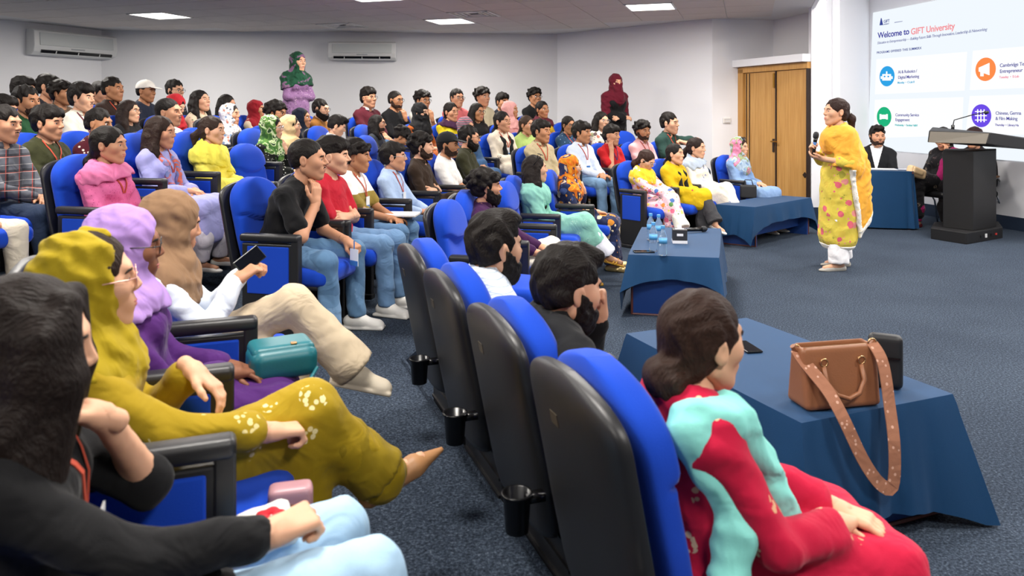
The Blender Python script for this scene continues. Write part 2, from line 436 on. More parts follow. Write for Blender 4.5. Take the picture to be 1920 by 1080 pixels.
def hair_sdf(style, seed=1.0):
    s = SDF(); vol = .0
    if style in ('short', 'quiff', 'mop', 'curly', 'crop', 'fringe'):
        up = dict(short=.008, quiff=.014, mop=.018, curly=.02, crop=.0, fringe=.012)[style]
        s.u(ell((-.02, 0, .034 + up * .4), (.105 + up * .5, .082 + up * .3, .096 + up)), 0)
        s.u(ell((-.055, 0, -.02), (.05, .065, .055)), .03)
        if style == 'quiff': s.u(ell((.055, 0, .112), (.06, .055, .032), rotm(0, 12, 0)), .03)
        if style == 'mop': s.u(ell((.06, 0, .085), (.052, .068, .042), rotm(0, 30, 0)), .03)
        if style == 'fringe': s.u(ell((.062, .01, .075), (.045, .062, .04), rotm(0, 35, 0)), .03)
        if style == 'curly':
            for i in range(26):
                q = i * 2.4; z = .02 + .1 * ((i * 7) % 26) / 26; r = math.sqrt(max(.05, 1 - ((z - .035) / .12) ** 2))
                s.u(ell((-.02 + .115 * r * math.cos(q), .09 * r * math.sin(q), z), (.026,) * 3), .012)
        line = dict(short=(.112, -.038), quiff=(.122, -.03), mop=(.125, -.045), curly=(.122, -.04), crop=(.108, -.036), fringe=(.125, -.047))[style]
        s.sub(ell((line[0], 0, line[1]), (.086, .1, .108)), .008)
        for y in (-1, 1):
            s.sub(ell((.004, y * .094, -.016), (.032, .026, .046)), .006)
            s.sub(ell((.075, y * .078, -.03), (.058, .04, .08)), .01)
        s.cut((-.06, 0, -.062 if style in ('mop', 'curly', 'fringe') else -.05), (.25, 0, -1), .02)
        amp, fr = (.0062, 105) if style != 'crop' else (.0016, 200)
        s.disp = folds(amp, fr, (.25, 1, .1), seed)
    elif style == 'under':
        s.u(ell((-.012, 0, .032), (.104, .0825, .096)), 0).sub(ell((.112, 0, -.032), (.082, .074, .112)), .008)
        for y in (-1, 1): s.u(rc((.035, y * .07, .04), (.012, y * .073, -.04), .008, .008), .012)
        s.disp = folds(.0018, 170, (.2, 1, .1), seed)
    elif style in ('long', 'tied', 'bun', 'pony', 'halflong', 'curtain'):
        s.u(ell((-.018, 0, .034), (.108, .086, .097)), 0)
        s.u(ell((-.05, 0, -.03), (.06, .074, .07)), .03)
        s.sub(ell((.112, 0, -.032), (.082, .078, .112)), .008)
        if style == 'curtain':
            for y in (-1, 1):
                s.u(rc((.055, y * .05, .085), (.075, y * .07, -.04), .026, .03), .02); s.u(rc((.075, y * .07, -.04), (.07, y * .085, -.32), .034, .03), .03)
                s.u(rc((.03, y * .075, .03), (.02, y * .09, -.34), .04, .045), .03)
        if style in ('long', 'halflong', 'curtain'):
            for y in (-1, 1):
                s.u(rc((.005, y * .074, .02), (-.005, y * .092, -.14), .03, .034), .025)
                s.u(rc((-.005, y * .092, -.13), (.05, y * .09, -.34 if style == 'long' else -.2), .036, .024), .03)
            s.u(rc((-.06, 0, -.02), (-.085, 0, -.30), .07, .06), .04)
            s.u(rc((-.07, .05, -.05), (-.075, .08, -.28), .05, .04), .04); s.u(rc((-.07, -.05, -.05), (-.075, -.08, -.28), .05, .04), .04)
        else:
            for y in (-1, 1): s.sub(ell((.0, y * .09, -.012), (.026, .02, .036)), .006)
            s.cut((-.05, 0, -.08), (.3, 0, -1), .02)
            if style == 'bun':
                s.u(ell((-.115, 0, -.075), (.05, .062, .052)), .02)
                for y in (-1, 1): s.u(rc((-.1, y * .03, -.1), (-.09, y * .045, -.17), .026, .008), .02)
            elif style == 'pony':
                s.u(rc((-.11, 0, .0), (-.155, 0, -.06), .026, .034), .015); s.u(rc((-.155, 0, -.06), (-.16, 0, -.24), .036, .016), .02)
            elif style == 'tied':
                s.u(rc((-.09, 0, -.05), (-.12, 0, -.12), .035, .04), .02); s.u(rc((-.12, 0, -.12), (-.07, .09, -.33), .04, .018), .02)
        s.disp = folds(.0034, 130, (.2, 1, .1), seed) if style != 'curtain' else folds(.0022, 110, (.5, 1, .0), seed)
    return s
def beard_sdf(kind):
    t = dict(full=.01, short=.0026, long=.017, goatee=.0035)[kind]; h = head_sdf('m', False)
    def f(p): return h(p * np.array([1, 1, 1], np.float32)) - t
    f.bb = (np.array([-.03, -.085, -.16]), np.array([.12, .085, .02])); s = SDF().u(f, 0)
    s.cut((-.004, 0, .004), (.62, 0, 1), .006) if kind != 'goatee' else s.cut((.04, 0, -.03), (.3, 0, 1), .006)
    s.cut((-.016 if kind != 'goatee' else .045, 0, -.06), (-1, 0, .1), .006)
    s.cut((0, 0, -.118 - t * 1.6), (.2, 0, -1), .006)
    if kind in ('full', 'long'): s.u(ell((.066, 0, -.112 - t * .6), (.03, .036, .022 + t * .6)), .015)
    for y in (-1, 1):
        s.u(rc((.1, y * .002, -.0475), (.0925, y * .021, -.0535), .0058, .0055), .004); s.u(rc((.0925, y * .021, -.0535), (.078, y * .034, -.075), .0062, .008), .006)
        s.sub(ell((.07, y * .05, -.022), (.045, .034, .034)), .008)
    s.sub(ell((.108, 0, -.0635), (.022, .022, .0075)), .003)
    s.disp = folds(.002, 240, (0, 1, .4), 2.0)
    return s
def cap_sdf():
    s = SDF()
    s.u(ell((-.012, 0, .045), (.112, .09, .095)), 0).cut((0, 0, .035), (.12, 0, -1), .004)
    s.u(ell((.12, 0, .05), (.085, .07, .007), rotm(0, 10, 0)), .006)
    s.u(ell((-.012, 0, .14), (.008, .008, .005)), .002)
    return s
def cached(key, fn, res):
    k = (key, res)
    if k not in CACHE: CACHE[k] = fn().mesh(res)
    return CACHE[k]
def meshobj(cache_key, VF, name, material, parent, c=None, R=None, smooth=True):
    """object from cached arrays; mesh data shared between alike objects, material on the object"""
    mk_ = ('me', cache_key)
    if mk_ not in CACHE: CACHE[mk_] = mk(name, VF[0], VF[1], [material], smooth)
    o = bpy.data.objects.new(name, CACHE[mk_])
    if c is not None:
        M = Matrix(np.vstack([np.hstack([np.eye(3) if R is None else R, np.asarray(c, float).reshape(3, 1)]), [0, 0, 0, 1]])); o.matrix_local = M
    link(o); o.parent = parent
    if CACHE[mk_].materials[0] is not material:
        o.material_slots[0].link = 'OBJECT'; o.material_slots[0].material = material
    return o
def eye_mesh():
    V = [(1, 0, 0)]; Fc = []; mi = []
    angs = [16, 33, 50, 80, 110]; n = 12
    for a in angs:
        for k in range(n):
            q = 2 * math.pi * k / n; V.append((math.cos(math.radians(a)), math.sin(math.radians(a)) * math.cos(q), math.sin(math.radians(a)) * math.sin(q)))
    for k in range(n): Fc.append((0, 1 + k, 1 + (k + 1) % n)); mi.append(2)
    for i in range(len(angs) - 1):
        for k in range(n): Fc.append((1 + i * n + k, 1 + (i + 1) * n + k, 1 + (i + 1) * n + (k + 1) % n, 1 + i * n + (k + 1) % n)); mi.append(1 if i == 0 else 0)
    return mk('eye', np.array(V) * .0128, Fc, [M_white, M_iris, M_pup], True, mi)
EYE = eye_mesh()
def brow_arrays(thick, y):
    mb = MB()
    for y in (y,):
        mb.tube([(.0905, y * .014, .022), (.0935, y * .028, .0275), (.088, y * .042, .0265), (.079, y * .051, .021)], [thick * .9, thick * 1.15, thick, thick * .4], 6)
    return np.array(mb.v), mb.f
def lips_sdf():
    s = SDF()
    s.u(ell((.094, 0, -.0575), (.0115, .025, .0048)), 0).u(ell((.0935, 0, -.0672), (.0115, .022, .0058)), .001)
    return s
def glasses_mb():
    mb = MB()
    for y in (-1, 1):
        mb.tube([(.104 - .006 * abs(math.sin(q)) * 0 - .012 * max(0, math.cos(q) * 1) * 0, y * .034 + .025 * math.cos(q), .004 + .02 * math.sin(q)) for q in np.linspace(0, 2 * math.pi, 17)], .0018, 5, False)
        mb.tube([(.103, y * .059, .01), (.085, y * .078, .01), (.0, y * .086, .008), (-.015, y * .085, -.006)], .0018, 5)
    mb.tube([(.104, -.009, .008), (.108, 0, .011), (.104, .009, .008)], .0018, 5)
    return mb
def ik(S, W, L1, L2, pole):
    S = np.asarray(S, float); W = np.asarray(W, float); d = W - S; D = np.linalg.norm(d)
    if D > (L1 + L2) * .995: W = S + d / D * (L1 + L2) * .995; d = W - S; D = np.linalg.norm(d)
    a = (L1 ** 2 - L2 ** 2 + D ** 2) / (2 * D); h = math.sqrt(max(L1 ** 2 - a * a, 1e-6)); n = d / D
    p = np.asarray(pole, float); p = p - n * (p @ n); p /= np.linalg.norm(p) + 1e-9
    return S + n * a + p * h, W

def skeleton(P):
    J = {}
    st = P.get('stand'); hz = .9 if st else .50
    l = math.radians(P.get('lean', 10 if not st else 1)); b = math.radians(P.get('bend', 0))
    hip = A3(0, 0, hz).astype(float); u = np.array([-math.sin(l), math.sin(b), math.cos(l)])
    J['hip'] = hip; J['u'] = u
    J['waist'] = hip + u * .15; J['chest'] = hip + u * .31; J['neck'] = hip + u * .475 + np.array([P.get('hunch', .02), 0, 0])
    tw = math.radians(P.get('twist', 0)); sw = P.get('sw', .152 if P.get('g') == 'f' else .165)
    sd = np.array([-math.sin(tw), math.cos(tw), 0]); J['sd'] = sd
    for nm, y in (('L', 1), ('R', -1)):
        J['sh' + nm] = J['neck'] + sd * y * sw - u * .08 + np.array([-.01, 0, 0])
    Rh = rotm(P.get('yaw', 0), P.get('pitch', 0), P.get('roll', 0)); J['Rh'] = Rh
    J['head'] = J['neck'] + np.array([.015, 0, .07]) + Rh @ np.array([.022, 0, .075]) + np.array(P.get('hoff', (0, 0, 0)))
    # legs
    for nm, y in (('L', 1), ('R', -1)):
        J['hip' + nm] = hip + np.array([0, y * .085, 0])
        if st: J['kn' + nm] = np.array([.03, y * .095, .49]); J['an' + nm] = np.array([0.0, y * .1, .08])
        else: J['kn' + nm] = np.array([.42, y * .12, .50]); J['an' + nm] = np.array([.45, y * .12, .085])
        J['ft' + nm] = np.array([1, y * .15, 0])
    legs = P.get('legs', 'sit')
    if legs == 'crossL':      # left leg over the right one
        J['knR'] = np.array([.42, -.06, .49]); J['anR'] = np.array([.44, -.03, .085])
        J['knL'] = np.array([.44, -.03, .61]); J['anL'] = np.array([.66, -.1, .30]); J['ftL'] = np.array([.9, -.15, -.25])
    elif legs == 'crossR':
        J['knL'] = np.array([.42, .06, .49]); J['anL'] = np.array([.44, .03, .085])
        J['knR'] = np.array([.44, .03, .61]); J['anR'] = np.array([.66, .1, .30]); J['ftR'] = np.array([.9, .15, -.25])
    elif legs == 'figure4L':  # left ankle resting across the right knee
        J['knL'] = np.array([.40, .25, .60]); J['anL'] = np.array([.50, -.10, .60]); J['ftL'] = np.array([.5, -.8, .1])
    elif legs == 'fwd':
        for nm in 'LR': J['an' + nm] = J['an' + nm] + np.array([.18, 0, 0])
    elif legs == 'wide':
        J['knL'][1] = .2; J['knR'][1] = -.2; J['anL'][1] = .17; J['anR'][1] = -.17
    for k in ('knL', 'knR', 'anL', 'anR', 'ftL', 'ftR'):
        if k in P: J[k] = np.array(P[k], float)
    # arms
    W = dict(lap=((.27, .035, .595), (.95, -.5, -.15), (0, 0, -1)), thigh=((.33, .12, .61), (1, -.1, -.1), (0, 0, -1)),
             rest=((.22, .25, .66), (1, 0, -.1), (0, 0, -1)), crossed=((.12, -.05, .68), (-.15, -1, .05), (-.8, 0, -.5)),
             chin=((.17, .05, .84), (-.25, -.15, 1), (-1, 0, 0)), cheek=((.12, .10, .90), (-.3, -.1, 1), (0, -1, .2)),
             hang=((.03, .24, .78) if st else (.1, .26, .5), (.1, 0, -1), (0, -1, 0)), clasp=((.31, .03, .60), (.75, -.75, -.1), (0, -.3, -1)),
             fold=((.17, -.03, .62), (.5, -.9, 0), (-.7, 0, -.7)), knee=((.40, .05, .66), (.8, -.7, -.2), (0, 0, -1)))
    for nm, y in (('L', 1), ('R', -1)):
        a = P.get('arm' + nm, 'lap')
        if isinstance(a, str):
            p, fd, pn = W[a]; p = (p[0], p[1], p[2] + (.035 if P.get('top') in ('kameez', 'abaya') and a in ('lap', 'thigh', 'clasp', 'knee') else 0)); m = np.array([1, y, 1]); p = np.array(p) * m; fd = np.array(fd) * m; pn = np.array(pn) * m
            if a in ('chin', 'cheek'):
                off = J['head'] - np.array([.03, 0, 1.1]); p = p + off
            elif a in ('crossed', 'fold') and st: p = p + np.array([0, 0, .36])
            elif a in ('crossed', 'fold'): p = p + np.array([(J['neck'][0] + .06) * .6, 0, 0])
            pole = np.array([.1, y * .9, -.8]) if a == 'crossed' else np.array([-.35, y * .6, -.8]) if a not in ('chin', 'cheek') else np.array([.1, y * .35, -1])
        else:
            p, fd, pn = [np.array(q, float) for q in a[:3]]; pole = np.array(a[3] if len(a) > 3 else (-.3, y * .5, -.8), float)
        el_, w_ = ik(J['sh' + nm], p, .275, .25, pole)
        J['el' + nm] = el_; J['wr' + nm] = w_; J['hd' + nm] = (fd, pn)
    return J

def torso_prims(s, J, g, w, fem, k0=0, shw=0.0):
    u = J['u']; R = frame((u[2], 0, -u[0]), u)
    s.u(ell(J['hip'] + np.array([-.01, 0, .04]), (.125 * w + g, .155 * w + g, .14 + g)), k0)
    s.u(ell(J['waist'], (.108 * w + g, (.135 if fem else .145) * w + g, .15), R), .05)
    s.u(ell(J['chest'] + np.array([.0, 0, 0]), (.108 * w + g, .152 * w + g, .17), R), .06)
    s.u(rc(J['shL'] - J['sd'] * .04, J['shR'] + J['sd'] * .04, .05 + g + shw, .05 + g + shw), .06)
    for n in 'LR': s.u(rc(J['neck'] + np.array([-.015, 0, .0]), J['sh' + n], .044 + g, .042 + g), .05)
    if fem:
        f = J['chest'] + (R @ np.array([.085 * w, 0, -.01]))
        for y in (-1, 1): s.u(ell(f + J['sd'] * y * .062, (.058 + g, .066 + g, .062 + g)), .04)
def arm_prims(s, J, n, r, g, upto=1.0, k=.03):
    sh, el_, wr = J['sh' + n], J['el' + n], J['wr' + n]
    if upto <= .5:
        t = upto / .5; s.u(rc(sh, sh + (el_ - sh) * t, r[0] + g, r[0] + (r[1] - r[0]) * t + g + .006), k)
    else:
        t = (upto - .5) / .5; s.u(rc(sh, el_, r[0] + g, r[1] + g), k); s.u(rc(el_, el_ + (wr - el_) * t, r[1] + g, r[1] + (r[2] - r[1]) * t + g), .02)

def person(P):
    """P: dict describing one person; returns the Empty at its base"""
    near = P.get('near', False)
    rT = .0125 if near else .02; rH = .0042 if near else .0075; rHair = .0065 if near else .0105; rHand = .0048 if near else .0085
    fem = P.get('g', 'm') == 'f'; w = P.get('w', 1.0); st = P.get('stand')
    J = skeleton(P)
    root = empty('person', P.get('loc', (0, 0, 0)), P.get('rz', 0)); sc = P.get('s', 1.0); root.scale = (sc, sc, sc)
    tag(root, P['label'], 'person', P.get('group'))
    seed = P.get('seed', random.random() * 6)
    skin = SKIN[P.get('skin', 'mid')]
    # ---- body: one skin mesh (head, neck, trunk, arms, hands, legs, feet)
    s = SDF()
    hb = J['head'] + J['Rh'] @ np.array([-.02, 0, -.03])
    s.u(rc(J['neck'] - J['u'] * .04, hb, .058 if not fem else .052, .05 if not fem else .045), 0)
    torso_prims(s, J, -.016, w, fem, .04)
    ar = (.047, .04, .029) if not fem else (.042, .036, .026)
    for n in 'LR':
        arm_prims(s, J, n, ar, 0, 1.0)
        s.u(rc(J['hip' + n], J['kn' + n], .07, .052), .03); s.u(rc(J['kn' + n], J['an' + n], .05, .034), .03)
        fd = J['ft' + n] / np.linalg.norm(J['ft' + n]); an = J['an' + n]; dn = np.array([0, 0, -1.]); dn = dn - fd * (dn @ fd); dn /= np.linalg.norm(dn)
        s.u(rc(an - fd * .03 + dn * .03, an + fd * .15 + dn * .052, .032, .024), .02)
    for n in 'LR': s.u(rc(J['wr' + n], J['wr' + n] + J['hd' + n][0] / np.linalg.norm(J['hd' + n][0]) * .03, .027, .026), .015)
    Vb, Fb = s.mesh(.014 if near else .022)
    Vh, Fh = head_mesh('f' if fem else 'm', rH)
    hs = P.get('hs', 1.07)
    rv = random.Random(int(abs(J['head'][0]) * 1e5) + len(P['label']) * 7919); hv = np.diag([hs * rv.uniform(.97, 1.03), hs * rv.uniform(.95, 1.05), hs * rv.uniform(.97, 1.04)])
    J['RS'] = J['Rh'] @ hv
    parts = [(Vb, Fb), (Vh @ J['RS'].T + J['head'], Fh)]
    for n, y in (('L', -1), ('R', 1)):
        fd, pn = J['hd' + n]; Rm = frame(fd, -np.asarray(pn, float))
        Vd, Fd = hand_mesh(P.get('hand' + n, 'relax'), rHand)
        Vd = Vd * np.array([1, y, 1]) * (.93 if fem else 1.0)
        parts.append((Vd @ Rm.T + J['wr' + n] + fd / np.linalg.norm(fd) * .01, Fd if y == 1 else Fd[:, ::-1]))
    off = 0; VV = []; FF = []
    for v, f in parts: VV.append(v); FF.append(f + off); off += len(v)
    body = obj('body', mk('body', np.concatenate(VV), np.concatenate(FF), [skin]), root)
    # ---- face
    hc, Rh = J['head'], J['RS']
    if not P.get('noface'):
        for y in (-1, 1):
            e = bpy.data.objects.new('eye', EYE); link(e, root)
            yw = P.get('gaze', 0)
            Re = Rh @ rotm(yw, 0, 0)
            e.matrix_local = Matrix(np.vstack([np.hstack([Re, (hc + Rh @ np.array([.0772 if near else .079, y * .032, .005])).reshape(3, 1)]), [0, 0, 0, 1]]))
        th = .0034 if fem else .0044
        for y in (-1, 1): meshobj(('brow', fem, y), brow_arrays(th, y), 'eyebrow', hairmat(P.get('hairc', BLACK_HAIR)), root, hc, Rh)
        if P.get('hijab') != 'niqab':
            meshobj('lips', cached('lips', lips_sdf, .0035), 'lips', P.get('lipm') or (M_lipf if fem else M_lipm), root, hc, Rh)
    hm = hairmat(P.get('hairc', BLACK_HAIR))
    if P.get('hair'):
        st_ = P['hair']; sv = int(seed) % 3
        meshobj(('hair', st_, sv, rHair), cached(('hair', st_, sv), lambda: hair_sdf(st_, sv * 1.7), rHair), 'hair', hm, root, hc, Rh)
    if P.get('beard'):
        bk = P['beard']; meshobj(('beard', bk, rH), cached(('beard', bk), lambda: beard_sdf(bk), rH * 1.15), 'beard', hm if bk in ('full', 'long') else hairmat('#33231b'), root, hc, Rh)
    elif P.get('tache'):
        meshobj('tache', cached('tache', lambda: SDF().u(rc((.098, -.02, -.05), (.1, 0, -.046), .0032, .0048), 0).u(rc((.1, 0, -.046), (.098, .02, -.05), .0048, .0032), .003), .0035), 'moustache', hm, root, hc, Rh)
    if P.get('cap'):
        meshobj(('cap', rHair), cached('cap', cap_sdf, rHair * .8), 'cap', cloth(P['cap']), root, hc, Rh)
    if P.get('glasses'):
        if 'glm' not in CACHE: CACHE['glm'] = glasses_mb()
        gm = {'k': M_frame, 'p': M_framep, 'w': M_framew}[P['glasses']]
        meshobj('glasses', (np.array(CACHE['glm'].v), CACHE['glm'].f), 'glasses', gm, root, hc, Rh)
    if P.get('sunglasses'):
        mb = MB()
        for y in (-1, 1): mb.add(*[(lambda V, F_: (V @ rotm(0, -65, 0).T + np.array([.052, y * .034, .127]), F_))(np.array([(0.004 * k2, .03 * math.cos(q), .024 * math.sin(q)) for k2 in (0, 1) for q in np.linspace(0, 2 * math.pi, 12, endpoint=False)]), [tuple(range(11, -1, -1)), tuple(range(12, 24))] + [(k, (k + 1) % 12, 12 + (k + 1) % 12, 12 + k) for k in range(12)])][0])
        mb.tube([(.05, -.006, .133), (.05, .006, .133)], .004, 6)
        for y in (-1, 1): mb.tube([(.045, y * .064, .125), (-.03, y * .092, .04)], .003, 6)
        meshobj('sunglasses', (np.array(mb.v), mb.f), 'sunglasses', M_sun, root, hc, Rh)
    # ---- garments
    top = P.get('top'); tm = P.get('topm'); T = None
    if top:
        T = SDF(); g = {'tee': .012, 'shirt': .012, 'kameez': .016, 'abaya': .03, 'suit': .02}[top]
        torso_prims(T, J, g, w, fem)
        sl = P.get('sleeve', {'tee': .36, 'shirt': .93, 'kameez': .9, 'abaya': .97, 'suit': .97}[top])
        r = {'tee': (.05, .052, .04), 'shirt': (.047, .044, .036), 'kameez': (.045, .043, .043), 'abaya': (.052, .055, .06), 'suit': (.05, .046, .042)}[top]
        for n in 'LR': arm_prims(T, J, n, r, g * .6, P.get('sleeve' + n, sl))
        if top in ('kameez', 'abaya'):
            hem = P.get('hem', .26)
            if st:
                T.u(rc(J['hip'], J['hip'] + np.array([.02, 0, -.55]), .15 * w, .17), .06)
                T.u(rc(J['hip'] + np.array([.0, .06, 0]), np.array([.02, .08, .3]), .125 * w, .135), .06); T.u(rc(J['hip'] + np.array([.0, -.06, 0]), np.array([.02, -.08, .3]), .125 * w, .135), .06)
                T.cut((0, 0, hem), (0, 0, -1), .005)
            else:
                km = (J['knL'] + J['knR']) / 2; kl, kr = J['knL'], J['knR']
                for n in 'LR':
                    T.u(rc(J['hip' + n], J['kn' + n] + np.array([.01, 0, .008]), .108 * w, .088), .05)
                T.u(rc(J['hip'] + np.array([.05, 0, .02]), km + np.array([0, 0, .01]), .10, .085), .06)
                drop = P.get('drop', .22)
                for n in 'LR':
                    an = J['an' + n]; k_ = J['kn' + n]; dd = (an - k_); dd = dd / np.linalg.norm(dd)
                    T.u(rc(k_, k_ + dd * drop + np.array([.0, 0, 0]), .084, .088), .05)
                T.u(rc(km, km + np.array([.04, 0, -drop]), .08, .08), .06)
        if P.get('tail') and not st:
            for n in 'LR': T.u(rc(J['hip' + n], J['hip' + n] + (J['kn' + n] - J['hip' + n]) * P['tail'], .105 * w, .1), .04)
        # neck opening
        nb = J['neck']; T.sub(rc(nb + np.array([.012, 0, -.0]), nb + np.array([.05, 0, .2]), P.get('neckr', .056 if fem else .06), .09), .008)
        if P.get('vneck'): T.sub(rc(nb + np.array([.03, 0, 0]), nb + np.array([.15, 0, -.10]), .045, .025), .012)
        if top in ('tee', 'shirt', 'suit') and not st: T.cut((0, 0, .44), (0, 0, -1), .01)
        if top in ('tee', 'shirt', 'suit') and st: T.cut((0, 0, .8), (0, 0, -1), .01)
        f1 = folds(.0042 if near else .003, 42, (.6, .15, 1), seed); f2 = folds(.003, 75, (.2, 1, .5), seed + 2)
        T.disp = (lambda p: f1(p) + f2(p)) if near else f1
        V_, F_ = T.mesh(rT)
        nm = {'tee': 't_shirt', 'shirt': 'shirt', 'kameez': 'kameez', 'abaya': 'abaya', 'suit': 'suit_jacket'}[top]
        obj(nm, mk(nm, V_, F_, [tm]), root)
        if P.get('collar'):
            mb = MB(); ring = []
            n = 14; c0 = J['neck'] + np.array([.012, 0, .004]); ax = frame((J['u'][2], 0, -J['u'][0]), J['u'])
            Vc = []
            for i in range(n):
                q = math.radians(28 + (360 - 56) * i / (n - 1)); cx, cy = math.cos(q), math.sin(q)
                for rr, zz in ((.056, -.012), (.054, .034), (.062, .034), (.078, -.004)):
                    Vc.append(c0 + ax @ np.array([cx * rr * 1.05, cy * rr, zz - .028 * (cx > 0) * cx]))
            Fc_ = [(i * 4 + k, i * 4 + (k + 1) % 4, i * 4 + 4 + (k + 1) % 4, i * 4 + 4 + k) for i in range(n - 1) for k in range(4)] + [(0, 3, 2, 1), tuple((n - 1) * 4 + k for k in range(4))]
            mb.add(Vc, Fc_); mb.obj('collar', P.get('collarm') or tm, root, smooth=True)
        if top == 'suit':
            mb = SDF(); f = J['chest'] + np.array([.118 * w, 0, .02])
            S2 = SDF().u(lambda_bb(lambda p: T(p) - .004, J['chest']), 0).cut(J['chest'] + np.array([0, 0, -.16]), (0, .95, -.22), .003).cut(J['chest'] + np.array([0, 0, -.16]), (0, -.95, -.22), .003).cut(J['chest'] + np.array([.03, 0, 0]), (-1, 0, 0), .003)
            V_, F_ = S2.mesh(.009); obj('dress_shirt', mk('dress_shirt', V_, F_, [cloth('#f2f2f4')]), root)
    bot = P.get('bottom')
    if bot:
        bm = P['botm']; B = SDF()
        hemz = P.get('cuff', 1.0)
        if bot == 'skirt':
            B.u(ell(J['hip'] + np.array([0, 0, .02]), (.15, .18, .12)), 0)
            for n in 'LR':
                B.u(rc(J['hip' + n], J['kn' + n], .115, .098), .06)
                B.u(rc(J['kn' + n], J['an' + n] + np.array([.03, 0, .02]), .1, .12), .08)
            B.u(rc((J['knL'] + J['knR']) / 2, (J['anL'] + J['anR']) / 2, .1, .11), .08)
            B.cut((0, 0, .05), (0, 0, -1), .01)
        else:
            r = {'jeans': (.092, .07, .066, .06), 'pants': (.094, .075, .07, .062), 'shalwar': (.108, .095, .098, .062), 'flare': (.098, .08, .078, .098)}[bot]
            B.u(ell(J['hip'] + np.array([-.01, 0, .03]), (.12 * w, .15 * w, .11)), 0)
            for n in 'LR':
                a, b_ = J['kn' + n], J['an' + n]; e = a + (b_ - a) * hemz
                kz = .78 if top in ('kameez', 'abaya') and not st else 1.0
                B.u(rc(J['hip' + n], a, r[0] * w * kz, r[1] * (.86 if kz < 1 else 1)), .05); B.u(rc(a, e, r[1] * (.86 if kz < 1 else 1), r[3]), .03)
                if bot == 'shalwar': B.u(ell(a + (e - a) * .6, (r[2],) * 3), .06)
            for n in 'LR':
                a, b_ = J['kn' + n], J['an' + n]; e = a + (b_ - a) * hemz
                # keep the leg open-ended at the hem
                pl = plane(e + (b_ - a) * .02, b_ - a); ball = ell(e, (.2, .2, .2))
                B.sub((lambda pl, e: (lambda p: np.maximum(-pl(p), np.linalg.norm(p - e.astype(np.float32), axis=1) - .14)))(pl, e), .006)
        if not st and not P.get('fulltop'): pass
        f3 = folds(.0045 if near else .003, 38, (.3, .2, 1), seed + 1); f4 = folds(.003, 70, (1, .3, .2), seed + 4)
        B.disp = (lambda p: f3(p) + f4(p)) if near else f3
        V_, F_ = B.mesh(rT); nm = {'jeans': 'jeans', 'pants': 'trousers', 'shalwar': 'shalwar', 'flare': 'trousers', 'skirt': 'skirt'}[bot]
        obj(nm, mk(nm, V_, F_, [bm]), root)
    # ---- shoes
    sh = P.get('shoe')
    if sh:
        for n, y in (('L', 1), ('R', -1)):
            fd = J['ft' + n] / np.linalg.norm(J['ft' + n]); up = np.array([0, 0, 1.]); Rm = frame(fd, up)
            key = ('shoe', sh, near)
            V_, F_ = cached(key, lambda: shoe_sdf(sh), .006 if near else .01)
            o = meshobj(key, (V_, F_), 'shoe', P.get('shoem') or mat('shoe_white', '#e4e1da', rough=.5), root, J['an' + n], Rm)
    # ---- head covers, scarves
    hj = P.get('hijab')
    if hj:
        V_, F_ = hijab_sdf(P, J, hj, w, seed).mesh(.0085 if near else .0135)
        nm = {'niqab': 'niqab', 'loose': 'head_scarf', 'half': 'head_scarf'}.get(hj, 'hijab')
        obj(nm, mk(nm, V_, F_, [P['hijabm']]), root)
        if P.get('underm'):
            hu = SDF().u(ell((-.012, 0, .03), (.104, .081, .096)), 0).sub(ell((.115, 0, -.034), (.08, .074, .1)), .006)
            meshobj(('undercap', rHair), cached('undercap', lambda: hu, rHair), 'under_cap', P['underm'], root, hc, Rh)
    sw = P.get('shawl')
    if sw:
        V_, F_ = shawl_sdf(P, J, sw, w, seed).mesh(.0095 if near else .015)
        obj('dupatta', mk('dupatta', V_, F_, [P['shawlm']]), root)
    if P.get('lanyard') and T is not None:
        lanyard(P, J, T, root)
    CACHE['last'] = (J, T)
    return root

